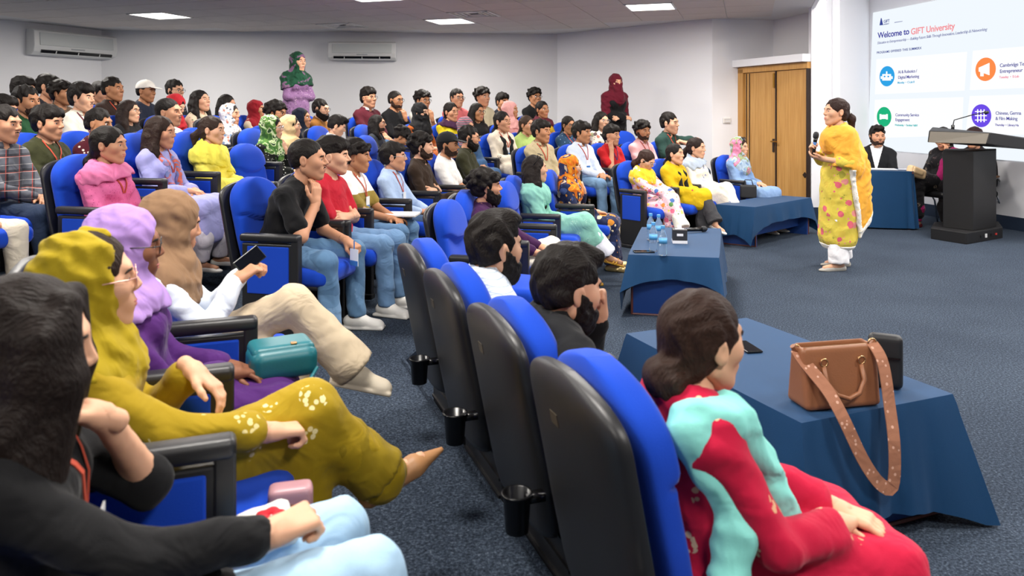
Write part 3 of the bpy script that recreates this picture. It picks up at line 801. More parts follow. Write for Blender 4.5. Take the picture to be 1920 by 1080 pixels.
def lambda_bb(f, c):
    f.bb = (np.asarray(c) - .3, np.asarray(c) + .3); return f
def shoe_sdf(kind):
    s = SDF()          # local: ankle at origin, toe +x, floor at z=-.085
    if kind == 'sneaker':
        s.u(rc((-.045, 0, -.035), (.03, 0, -.03), .042, .042), 0); s.u(rc((.0, 0, -.035), (.14, 0, -.055), .043, .034), .03)
        s.u(ell((.13, 0, -.06), (.055, .042, .028)), .02)
        s.sub(rc((-.01, 0, .0), (-.01, 0, .08), .036, .045), .008)
        s.u(bxs((.045, 0, -.073), (.14, .044, .012), .011), .004)
    elif kind == 'flat':
        s.u(rc((-.045, 0, -.06), (.13, 0, -.066), .035, .03), 0).u(ell((.15, 0, -.068), (.06, .03, .018)), .02)
        s.sub(ell((.01, 0, -.02), (.08, .034, .046)), .006); s.cut((0, 0, -.084), (0, 0, -1), .002)
    elif kind == 'sandal':
        s.u(bxs((.05, 0, -.078), (.14, .04, .009), .008), 0)
        for x in (.075, .105): s.u(rc((x, -.036, -.07), (x + .01, 0, -.024), .009, .009), .004).u(rc((x + .01, 0, -.024), (x, .036, -.07), .009, .009), .004)
        s.u(rc((-.05, .03, -.03), (-.05, -.03, -.03), .007, .007), .003); s.u(rc((-.05, .035, -.03), (.01, .04, -.07), .006, .006), .003); s.u(rc((-.05, -.035, -.03), (.01, -.04, -.07), .006, .006), .003)
    elif kind == 'pump':
        s.u(rc((-.045, 0, -.05), (.12, 0, -.062), .038, .036), 0).u(rc((.12, 0, -.062), (.23, 0, -.072), .036, .009), .02)
        s.sub(ell((-.005, 0, -.005), (.07, .034, .05)), .006); s.u(rc((.06, .036, -.06), (.085, -.02, -.03), .009, .009), .004); s.u(rc((.06, -.036, -.06), (.085, .02, -.03), .009, .009), .004); s.cut((0, 0, -.084), (0, 0, -1), .002)
    else:  # dress shoe
        s.u(rc((-.045, 0, -.045), (.02, 0, -.04), .04, .04), 0).u(rc((.0, 0, -.045), (.15, 0, -.06), .04, .03), .03)
        s.sub(rc((-.01, 0, .0), (-.01, 0, .08), .036, .045), .008); s.u(bxs((.05, 0, -.076), (.145, .042, .009), .008), .003)
    return s
def xform(f, c, R):
    c = np.asarray(c, np.float32); k = float(np.linalg.norm(R[:, 0])); R = np.asarray(R, np.float32) / (k * k)
    def q(p): return f((p - c) @ R) * k
    r = float(np.max(np.abs(np.concatenate(f.bb)))) * 1.2
    q.bb = (c - r, c + r); return q
def hijab_sdf(P, J, kind, w, seed):
    s = SDF(); hc, R = J['head'], J['Rh'] * 1.07; nb = J['neck']; fem = P.get('g') == 'f'
    t = .0 if kind != 'loose' else .008
    X = lambda f: xform(f, hc, R)
    s.u(X(ell((-.02, 0, .034), (.115 + t, .094 + t, .106 + t))), 0)
    s.u(X(ell((.0, 0, -.045), (.088, .086, .095))), .04)
    hb = hc + R @ np.array([-.025, 0, -.07])
    s.u(rc(hb, nb + np.array([-.01, 0, .0]), .088, .10), .05)
    low = P.get('hlow', .17)
    s.u(rc(J['shL'] - J['sd'] * .03, J['shR'] + J['sd'] * .03, .083, .083), .06)
    ch = J['chest'] + np.array([.03, 0, .04])
    s.u(ell(ch, (.135 * w, .17 * w, .16)), .06)
    if fem:
        f = J['chest'] + np.array([.085, 0, -.0])
        s.u(ell(f, (.075, .125, .08)), .05)
    s.u(rc(hc + R @ np.array([.015, 0, -.15]), nb + np.array([.085, 0, -.05]), .05, .075), .04)
    if P.get('cape'):
        for n in 'LR': s.u(rc(J['sh' + n], J['el' + n], .085, .08), .05)
    if kind == 'niqab':
        s.u(X(ell((.05, 0, -.06), (.07, .07, .1))), .03)
        s.u(rc(hc + R @ np.array([.06, 0, -.12]), J['chest'] + np.array([.12, 0, .06]), .07, .09), .04)
        s.sub(X(bxs((.12, 0, .008), (.05, .05, .0135), .01)), .004)
    elif kind in ('loose', 'half'):
        s.sub(X(ell((.125 if kind == 'loose' else .135, 0, .0 if kind == 'loose' else .015), (.098 if kind == 'loose' else .125, .076, .112 if kind == 'loose' else .125))), .008)
        s.sub(rc(hc + R @ np.array([.03, 0, -.08]), nb + np.array([.05, 0, .035]), .05, .04), .02)
    else:
        s.sub(X(ell((.118, 0, -.014), (.078, .06, .09))), .008)
    # hollow where the head is, bottom hem
    s.cut(nb + np.array([0, 0, -low]), (.25 if kind != 'cape' else 0, .12 * math.sin(seed), -1), .01)
    s.sub(lambda p, f=rc(nb - J['u'] * .5, nb - J['u'] * .12, .09, .09): f(p), .01)
    a = P.get('hfold', .005)
    f1 = folds(a, 62, (.45, .3 * math.sin(seed * 3), 1), seed); f2 = folds(a * .6, 120, (.8, .3, .5), seed + 1)
    s.disp = lambda p: f1(p) + f2(p)
    return s
def shawl_sdf(P, J, kind, w, seed):
    s = SDF(); nb = J['neck']
    if kind in ('wrap', 'cowl'):
        s.u(rc(J['shL'] - J['sd'] * .02, J['shR'] + J['sd'] * .02, .086, .086), 0)
        s.u(ell(J['chest'] + np.array([.02, 0, .05]), (.15 * w, .185 * w, .15)), .06)
        s.u(ell(J['chest'] + np.array([.09, 0, .02]), (.08, .13, .085)), .05)
        s.u(rc(nb + np.array([-.02, -.03, .0]), nb + np.array([-.02, .03, .0]), .07, .07), .04)
        if kind == 'wrap':
            for n in P.get('wraparm', 'LR'): s.u(rc(J['sh' + n], J['sh' + n] + (J['el' + n] - J['sh' + n]) * .8, .068, .07), .05)
        s.sub(rc(nb + np.array([.01, 0, -.02]), nb + np.array([.05, 0, .2]), .062, .085), .015)
        s.cut(nb + np.array([0, 0, -P.get('slow', .22)]), (.1, .35 * math.sin(seed), -1), .01)
        s.sub(lambda p, f=rc(nb - J['u'] * .5, nb - J['u'] * .13, .1, .1): f(p), .01)
    elif kind == 'ends':       # scarf round the neck, ends hanging down the front
        s.u(rc(nb + np.array([-.045, -.05, .0]), nb + np.array([-.045, .05, .0]), .04, .04), 0)
        for n, y in (('L', 1), ('R', -1)):
            a = nb + np.array([-.03, y * .07, .0]); b_ = J['chest'] + np.array([.125 * w, y * .06, .05]); c = J['waist'] + np.array([.15 * w, y * .05, -.02])
            s.u(rc(a, b_, .036, .038), .02); s.u(rc(b_, c, .034, .03), .02)
    elif kind == 'left' or kind == 'right':     # long length over one shoulder
        n = 'L' if kind == 'left' else 'R'; y = 1 if n == 'L' else -1
        sh_ = J['sh' + n] - J['sd'] * y * .025 + np.array([-.01, 0, .024])
        s.u(rc(sh_ + np.array([-.035, 0, .0]), sh_ + np.array([.05, 0, .01]), .066, .064), 0)
        b_ = J['chest'] + np.array([.13 * w, y * .09, .0]); c = J['hip'] + np.array([.17, y * .09, .1])
        s.u(rc(sh_ + np.array([.05, 0, .01]), b_, .056, .05), .03); s.u(rc(b_, c, .05, .05), .03)
        e1 = J['sh' + n] + (J['el' + n] - J['sh' + n]) * .8 + np.array([-.055, -y * .02, 0]); e2 = J['hip'] + np.array([-.05, y * .19 * w, .1])
        s.u(rc(sh_ + np.array([-.035, 0, .0]), e1, .058, .05), .03); s.u(rc(e1, e2, .05, .045), .03)
    f1 = folds(.0065, 55, (.35, .9, .35), seed); f2 = folds(.0035, 110, (.7, .5, .6), seed + 1)
    s.disp = lambda p: f1(p) + f2(p)
    return s
def surf_front(T, y, z, x0=.5):
    xs = np.arange(x0, -.3, -.004); p = np.stack([xs, np.full_like(xs, y), np.full_like(xs, z)], 1).astype(np.float32)
    d = T(p); i = np.argmax(d < .004)
    return float(xs[i]) if (d < .004).any() else None
M_lan = mat('lanyard_orange', '#b5432a', rough=.7); M_badge = mat('badge_white', '#e8eaee', rough=.35); M_badgeb = mat('badge_blue', '#3f76b8', rough=.4)
def lanyard(P, J, T, root):
    nb = J['neck']; mb = MB(); zb = P.get('badgez', .2)
    end = J['u'] * -zb
    for y in (-1, 1):
        pts = []; nr = []
        for t in np.linspace(0, 1, 10):
            yy = y * .065 * (1 - t) + y * .006; z = nb[2] + .012 - t * zb
            x = surf_front(T, yy, z, .4)
            if t < .12 or x is None: x = max(x or -1, nb[0] - .01 + t * .3)
            pts.append((x + .004, yy, z)); nr.append((1, y * .4 * (1 - t), .5 * (1 - t)))
        mb.ribbon(pts, nr, .0105, .003)
    o = mb.obj('lanyard', P.get('lanm') or M_lan, root)
    if P['lanyard'] == 2:
        z = nb[2] + .012 - zb; x = surf_front(T, 0, z - .04, .4)
        x = pts[-1][0] if x is None else max(x + .006, pts[-1][0] - .01)
        b = MB().box((x, 0, z - .05), (.004, .065, .095)).obj('badge', M_badge, o)
        MB().box((x + .002, 0, z - .085), (.004, .064, .022)).obj('badge_strip', M_badgeb, o)
# ================================================================ lights of the room
PANELS = [(-5.39, 11.7), (-1.0, 12.1), (1.9, 10.15), (-1.86, 9.8), (-5.9, 9.3), (-2.6, 7.2), (1.2, 7.6), (-6.3, 6.6), (-3.2, 4.6), (.5, 4.9),
          (-3.8, 2.2), (-.6, 2.2), (1.2, .0), (-2.2, -.4)]
SPANELS = [(4.6, 8.2), (3.6, 4.8), (6.6, 6.6), (2.9, 1.6), (5.6, 3.2), (7.6, 9.0)]
CZ, SZ = 3.0, 3.9
GA = math.atan2(446, F)                       # ceiling grid: turned from +Y towards +X
gy = np.array([math.sin(GA), math.cos(GA)]); gx = np.array([math.cos(GA), -math.sin(GA)])
def arealight(x, y, z, e, size=.6, col=(1, .945, .875)):
    l = bpy.data.lights.new('panel_light', 'AREA'); l.energy = e; l.size = size; l.color = col
    o = bpy.data.objects.new('panel_light', l); o.location = (x, y, z); o.rotation_euler = (0, 0, -GA); link(o); return o
for x, y in PANELS: arealight(x, y, CZ - .03, 62)
for x, y in SPANELS: arealight(x, y, SZ - .03, 95)

# ================================================================ room shell
def carpet():
    m = mat('carpet', '#3c475a', rough=.95, spec=.1); N, L = nt(m); b = N['Principled BSDF']
    tc = N.new('ShaderNodeTexCoord')
    n1 = N.new('ShaderNodeTexNoise'); n1.inputs['Scale'].default_value = 95; n1.inputs['Detail'].default_value = 4; n1.inputs['Roughness'].default_value = .8
    n2 = N.new('ShaderNodeTexNoise'); n2.inputs['Scale'].default_value = 1.1; n2.inputs['Detail'].default_value = 3
    for n in (n1, n2): L.new(tc.outputs['Object'], n.inputs['Vector'])
    r = ramp(N, [(.32, '#161b23'), (.47, '#323b48'), (.6, '#4d5867'), (.76, '#8f9aa8')], False); L.new(n1.outputs['Fac'], r.inputs[0])
    mx = N.new('ShaderNodeMix'); mx.data_type = 'RGBA'; mx.blend_type = 'MULTIPLY'; mx.inputs['Factor'].default_value = .5
    r2 = ramp(N, [(.3, '#b4b8c0'), (.7, '#ffffff')], False); L.new(n2.outputs['Fac'], r2.inputs[0])
    L.new(r.outputs[0], mx.inputs['A']); L.new(r2.outputs[0], mx.inputs['B']); L.new(mx.outputs['Result'], b.inputs['Base Color'])
    bp = N.new('ShaderNodeBump'); bp.inputs['Strength'].default_value = .5; bp.inputs['Distance'].default_value = .006
    L.new(n1.outputs['Fac'], bp.inputs['Height']); L.new(bp.outputs['Normal'], b.inputs['Normal'])
    return m
M_carpet = carpet()
M_wall = mat('wall_paint', '#dfdfe2', rough=.8, spec=.2, var=.03, vscale=.8, bump=.1, bscale=60)
M_wallr = mat('wall_paint_white', '#eeeef2', rough=.8, spec=.2)
M_ceil = mat('ceiling_tile', '#d3cbc6', rough=.85, spec=.15, var=.05, vscale=1.5)
M_grid = mat('ceiling_grid', '#d2d0d0', rough=.6)
M_base = mat('skirting_blue', '#243247', rough=.5)
M_wood = mat('door_wood', '#bf904f', rough=.45, spec=.4)
def woodgrain(m, a, b_, sc=(40, 40, 2)):
    N, L = nt(m); tc = N.new('ShaderNodeTexCoord'); mp = N.new('ShaderNodeMapping'); mp.inputs['Scale'].default_value = sc
    n = N.new('ShaderNodeTexNoise'); n.inputs['Scale'].default_value = 1; n.inputs['Detail'].default_value = 4
    L.new(tc.outputs['Object'], mp.inputs[0]); L.new(mp.outputs[0], n.inputs['Vector']); r = ramp(N, [(.3, a), (.7, b_)], False)
    L.new(n.outputs['Fac'], r.inputs[0]); L.new(r.outputs[0], N['Principled BSDF'].inputs['Base Color'])
woodgrain(M_wood, '#b98646', '#cd9d5c')
M_blackp = mat('black_plastic', '#202022', rough=.42, spec=.5, bump=.15, bscale=500)
M_blackm = mat('black_gloss', '#0d0d0f', rough=.25)
M_chrome = mat('chrome', '#d8d8da', rough=.12, metal=1.0)
M_brass = mat('brass', '#b8893c', rough=.3, metal=1.0)

FLOORPOLY = [(-13, -6), (12, -6), (12, 3), (6.06 - .257 * -11, 11.23 - 11), (5.82, 12.16)]
P1, P2, P3, P4, P5 = (-7.45, 13.55), (.86, 14.2), (3.19, 11.9), (4.235, 12.1), (4.47, 11.1)
C1, C2, S0 = (4.25, 10.6), (4.46, 10.6), (5.82, 12.16)
S1 = (S0[0] + .257 * 14, S0[1] - 14)
LW = (P1[0] - .78 * 6.5, P1[1] - 1.55 * 6.5)
tag(MB().box((-.5, 4, -.06), (27, 24, .12)).obj('floor', M_carpet), kind='structure')
def wall(name, a, b_, z0, z1, m, t=.12, out=1):
    a = np.array(a); b_ = np.array(b_); d = b_ - a; L_ = np.linalg.norm(d); d /= L_; n = np.array([-d[1], d[0]]) * out * t
    o = MB().prism([tuple(a), tuple(b_), tuple(b_ + n), tuple(a + n)], z0, z1).obj(name, m); return tag(o, kind='structure')
wall('wall_back', P1, P2, 0, SZ, M_wall); wall('wall_left', LW, P1, 0, SZ, M_wall); wall('wall_right', P2, P3, 0, SZ, M_wallr)
wall('wall_recess', P3, P4, 0, SZ, M_wallr); wall('wall_recess_side', P4, (4.62, 10.75), 0, SZ, M_wallr)
wall('wall_column_face', C2, S0, 0, SZ, M_wallr); wall('wall_column_edge', C1, C2, 0, SZ, M_wallr, .1)
wall('wall_screen', S0, S1, 0, SZ, M_wallr)
wall('wall_left_front', (-12.6, -6), LW, 0, SZ, M_wall); wall('wall_camera_side', (S1[0], -6), (-12.6, -6), 0, SZ, M_wallr); wall('wall_screen_end', S1, (S1[0], -6), 0, SZ, M_wallr)
def base(name, a, b_, h=.14, m=None):
    a = np.array(a); b_ = np.array(b_); d = b_ - a; d /= np.linalg.norm(d); n = np.array([d[1], -d[0]]) * .015
    return tag(MB().prism([tuple(a), tuple(b_), tuple(b_ + n), tuple(a + n)], 0.0, h).obj(name, m or M_base), kind='structure')
base('baseboard_screen', S0, S1, .17); base('baseboard_column', C2, S0, .17); base('baseboard_column_edge', C1, C2, .17)
# ceilings: low slab over the seats, high one over the stage
lowpoly = [P1, P2, P3, P4, P5, C1, (3.4, 8.0), (2.3, 3.0), (2.0, -6), (-12.6, -6), LW]
ceil = tag(MB().prism(lowpoly, CZ + .012, CZ + .1).obj('ceiling', M_grid), kind='structure')
tag(MB().prism([(-13.2, -6.2), (12, -6.2), (12, 14.6), (-13.2, 14.6)], SZ, SZ + .1).obj('ceiling_stage', M_wallr), kind='structure')
wall('wall_fascia', C1, (3.4, 8.0), CZ, SZ, M_wallr, .05); wall('wall_fascia_near', (3.4, 8.0), (2.3, 3.0), CZ, SZ, M_wallr, .05); wall('wall_fascia_end', (2.3, 3.0), (2.0, -6), CZ, SZ, M_wallr, .05)
def inside(pt, poly):
    x, y = pt; c = False; n = len(poly)
    for i in range(n):
        (x1, y1), (x2, y2) = poly[i], poly[(i + 1) % n]
        if (y1 > y) != (y2 > y) and x < (x2 - x1) * (y - y1) / (y2 - y1) + x1: c = not c
    return c
MOD = .66
org = np.array(PANELS[1])
tile_me = MB().box((0, 0, 0), (MOD - .014, MOD - .014, .012)).mesh('tile', M_ceil, bevel=.002, seg=1)
def gridpt(i, j): return org + gx * i * MOD + gy * j * MOD
snap = []
for x, y in PANELS:
    r = np.array([x, y]) - org; i, j = round(float(r @ gx) / MOD), round(float(r @ gy) / MOD); snap.append((i, j))
VENTS = []
for px, py in ((612, 47), (884, 23)):
    d = 1.5 * F / (HZ - py); r = np.array([xat(px, d), d]) - org; VENTS.append((round(float(r @ gx) / MOD), round(float(r @ gy) / MOD)))
taken = set(snap) | set(VENTS); nt_ = 0
for i in range(-30, 30):
    for j in range(-30, 12):
        p = gridpt(i, j)
        if (i, j) in taken or p[1] < 8.6: continue
        cs = [p + gx * a * MOD * .5 + gy * b_ * MOD * .5 for a in (-1, 1) for b_ in (-1, 1)]
        if not all(inside(tuple(c), lowpoly) for c in cs): continue
        if not -60 < 960 + F * p[0] / p[1] < 1600: continue
        o = obj('tile', tile_me, ceil, (p[0], p[1], CZ + .006), (0, 0, -GA)); nt_ += 1
M_panel = emis('panel_glow', '#fffdf8', 6.0); M_pframe = mat('panel_frame', '#e8e6e2', rough=.5)
LLAB = ['square ceiling light panel at the far left, above the back corner', 'square ceiling light panel above the right half of the back wall', 'square ceiling light panel nearest the right wall', 'square ceiling light panel cut by the top edge, left of centre']
for k, (x, y) in enumerate(PANELS):
    i, j = snap[k]; p = gridpt(i, j) if k < 4 else np.array([x, y])
    t = empty('ceiling_light', (p[0], p[1], CZ), -GA)
    tag(t, LLAB[k] if k < 4 else 'square ceiling light panel outside the picture', 'ceiling light', 'square ceiling light panels')
    fr = MB()
    for sx, sy, lx, ly in ((0, 1, MOD, .025), (0, -1, MOD, .025), (1, 0, .025, MOD), (-1, 0, .025, MOD)): fr.box((sx * (MOD / 2 - .0125), sy * (MOD / 2 - .0125), -.002), (lx, ly, .02))
    fr.obj('frame', M_pframe, t); MB().box((0, 0, .004), (MOD - .05, MOD - .05, .008)).obj('diffuser', M_panel, t)
for x, y in SPANELS:
    t = empty('ceiling_light', (x, y, SZ), -GA); tag(t, 'square ceiling light panel over the stage outside the picture', 'ceiling light', 'square ceiling light panels')
    MB().box((0, 0, -.006), (.62, .62, .01)).obj('frame', M_pframe, t); MB().box((0, 0, -.014), (.57, .57, .008)).obj('diffuser', M_panel, t)
for k, (i, j) in enumerate(VENTS):
    p = gridpt(i, j); t = empty('ceiling_vent', (p[0], p[1], CZ), -GA); tag(t, ['square air diffuser in the ceiling above the standing woman', 'square air diffuser beside the middle ceiling light'][k], 'air vent', 'square ceiling diffusers')
    for q, sz in enumerate((MOD - .02, MOD - .16, MOD - .3, MOD - .44)):
        fr = MB(); h = sz / 2
        for sx, sy, lx, ly in ((0, 1, sz, .03), (0, -1, sz, .03), (1, 0, .03, sz), (-1, 0, .03, sz)): fr.box((sx * (h - .015), sy * (h - .015), -.004 + q * .004), (lx, ly, .014))
        fr.obj('louvre', M_pframe, t)
    MB().box((0, 0, .014), (MOD - .04, MOD - .04, .004)).obj('duct', mat('duct_dark', '#4a4a4c', rough=.8), t)

# ---------------------------------------------------------------- tiers
fA, fB, fC = np.array([.939, .344]), np.array([.976, -.22]), np.array([.65, -.76])
rA, rB, rC = np.array([-.344, .939]), np.array([.22, .976]), np.array([.76, .65])
oA, oB, oC = np.array([.17, 1.69]), np.array([-.45, 4.75]), np.array([1.37, 8.8])
def isect(p, d, q, e):
    A = np.array([d, -e]).T; t = np.linalg.solve(A, q - p); return p + d * t[0]
TIER = [0, .16, .29, .41, .53, .65]
TPOLY = []
wd = (np.array(P3) - np.array(P2)); wl = (np.array(P1) - np.array(LW))
for k in range(1, 6):
    o_ = (k - 1) * 1.07 + .1
    a, b_, c = oA - fA * ((k - 1) * 1.3 - .1), oB - fB * (o_ - .12), oC - fC * (o_ * .95 - .05)
    ab = isect(a, rA, b_, rB); bc = isect(b_, rB, c, rC); e = isect(c, rC, np.array(P2), wd)
    if e[0] > P3[0]: e = c + rC * 2.4
    poly = [tuple(a - rA * 3.6), tuple(ab), tuple(bc), tuple(e)] + ([P3] if e[0] > P3[0] - .4 and k == 1 else []) + [P2, P1, LW, (-12.5, -5)]
    TPOLY.append((poly, TIER[k]))
    tag(MB().prism(poly, TIER[k - 1] - .0, TIER[k]).obj('floor_tier', M_carpet), kind='structure')
    # step nosing
    nose = MB()
    for q, r_ in ((a - rA * 3.6, ab), (ab, bc), (bc, e)):
        nose.tube([(*q, TIER[k] + .004), (*r_, TIER[k] + .004)], .012, 6)
    tag(nose.obj('trim_step', M_carpet), kind='structure')

def floor_at(x, y):
    z = 0.0
    for poly, h in TPOLY:
        if inside((x, y), poly): z = h
    return z
# ---------------------------------------------------------------- door in its recess
DL, DR = np.array([3.67, 12.0]), np.array([4.24, 10.62])
dd = DR - DL; DW = float(np.linalg.norm(dd)); dd /= DW; dang = math.atan2(dd[1], dd[0])
door = empty('door_1', (DL[0], DL[1], 0), dang); tag(door, kind='structure')
# local x runs from the far jamb to the near one, -y faces the room
fr = MB().box((.06, 0, 1.1), (.12, .1, 2.2)).box((DW / 2, 0, 2.19), (DW, .1, .09)); fr.obj('door_frame', M_wood, door)
x0, x1 = .12, DW - .03; mid = x0 + (x1 - x0) * .53
MB().box(((x0 + mid) / 2 - .004, .01, 1.07), (mid - x0 - .012, .05, 2.14)).obj('door_leaf', M_wood, door, bevel=.004, seg=1)
MB().box(((x1 + mid) / 2 + .004, .01, 1.07), (x1 - mid - .012, .05, 2.14)).obj('door_leaf', M_wood, door, bevel=.004, seg=1)
M_inlay = mat('door_inlay', '#2a1a12', rough=.5)
for xx in (x0 + .05, x0 + .12): MB().box((xx, -.018, 1.07), (.014, .012, 2.12)).obj('inlay_strip', M_inlay, door)
MB().box((mid, -.005, 1.07), (.022, .05, 2.14)).obj('gap_strip', M_inlay, door); MB().box((x1 + .015, -.005, 1.07), (.03, .08, 2.14)).obj('gap_strip', M_inlay, door)
for xx in (x0 + .12, x1 - .05):
    MB().box((xx, -.018, .62), (.06, .014, .06), rotm(0, 45, 0)).obj('diamond_inlay', M_inlay, door)
hd = MB().box((mid - .05, -.025, 1.02), (.035, .02, .2)); hd.obj('handle_plate', M_inlay, door, bevel=.004)
MB().tube([(mid - .05, -.03, 1.08), (mid - .05, -.075, 1.08), (mid + .07, -.08, 1.08)], .011, 8).obj('door_handle', M_brass, door)
MB().box((mid - .04, -.025, 2.0), (.035, .02, .22)).obj('latch', M_brass, door, bevel=.004)
hl = DL - dd * .16
lintel = MB().prism([tuple(hl + np.array([-dd[1], dd[0]]) * .05), tuple(DR + np.array([-dd[1], dd[0]]) * .05), tuple(DR - np.array([-dd[1], dd[0]]) * .14), tuple(hl - np.array([-dd[1], dd[0]]) * .14)], 2.24, 2.35)
tag(lintel.obj('trim_lintel', M_wallr), kind='structure')
sp = at(1357, 226, 11.75); wr = (np.array(P3) - np.array(P2)); 
sw_ = empty('light_switch', (sp[0] + .1, 11.93, sp[2]), math.atan2(.2, 1.045)); tag(sw_, 'white switch plate on the wall left of the door', 'switch')
MB().box((0, 0, 0), (.13, .012, .09)).obj('plate', M_pframe, sw_, bevel=.004)
for k in (-1, 1): MB().box((0, -.008, k * .02), (.1, .008, .025)).obj('rocker', mat('switch_rocker', '#d6d6d8', rough=.4), sw_, bevel=.002)

# ---------------------------------------------------------------- air conditioners
def aircon(a, b_, ptc, wpx, label):
    """ptc: pixel box (x0,y0,x1,y1) on the wall a-b"""
    a = np.array(a); b_ = np.array(b_); d = (b_ - a) / np.linalg.norm(b_ - a)
    def hit(px):
        r = np.array([(px - 960) / F, 1.0]); A = np.array([r, -d]).T; t = np.linalg.solve(A, a); return r * t[0]
    x0, y0, x1, y1 = ptc; q0, q1 = hit(x0), hit(x1); W_ = float(np.linalg.norm(q1 - q0)); c = (q0 + q1) / 2
    zt = CH + (HZ - y0) * c[1] / F; zb = CH + (HZ - y1) * c[1] / F; H = zt - zb
    t = empty('air_conditioner', (c[0], c[1], zb), math.atan2(d[1], d[0])); tag(t, label, 'air conditioner', 'split air conditioners on the walls')
    mw = mat('aircon_white', '#d9dad9', rough=.35); mg = mat('aircon_side', '#b4b6b5', rough=.5)
    dp = .24
    prof = [(0, 0), (0, H), (-dp * .72, H), (-dp * .95, H * .92), (-dp, H * .35), (-dp * .9, H * .12), (-dp * .55, 0)]
    V = [(sx * W_ / 2, y, z) for sx in (-1, 1) for (y, z) in prof]; n = len(prof)
    MB().add(V, [tuple(range(n)), tuple(range(2 * n - 1, n - 1, -1))] + [(i, n + i, n + (i + 1) % n, (i + 1) % n) for i in range(n)]).obj('body', mw, t, bevel=.012)
    MB().box((0, -dp * 1.0, H * .62), (W_ * .88, .012, H * .5), rotm(0, 0, -4)).obj('front_grille', mat('aircon_grille', '#c3c7c6', rough=.45, bump=.6, bscale=120), t, bevel=.006)
    MB().box((0, -dp * .93, H * .14), (W_ * .84, .04, H * .13), rotm(0, 0, 24)).obj('air_outlet', M_blackm, t)
    for k in (-1, 0, 1): MB().box((k * W_ * .26, -dp * .95, H * .14), (.012, .05, H * .11), rotm(0, 0, 24)).obj('vane', mw, t)
    MB().box((0, -dp * .88, H * .085), (W_ * .84, .05, .012), rotm(0, 0, 30)).obj('louvre', mw, t)
    MB().box((0, -dp - .002, H * .29), (W_ * .16, .008, H * .05)).obj('display', mat('aircon_display', '#9fa4a6', rough=.3), t)
aircon(LW, P1, (48, 62, 205, 108), 0, 'white split air conditioner on the angled wall at left')
aircon(P1, P2, (619, 80, 744, 114), 0, 'white split air conditioner on the back wall beside the standing woman')
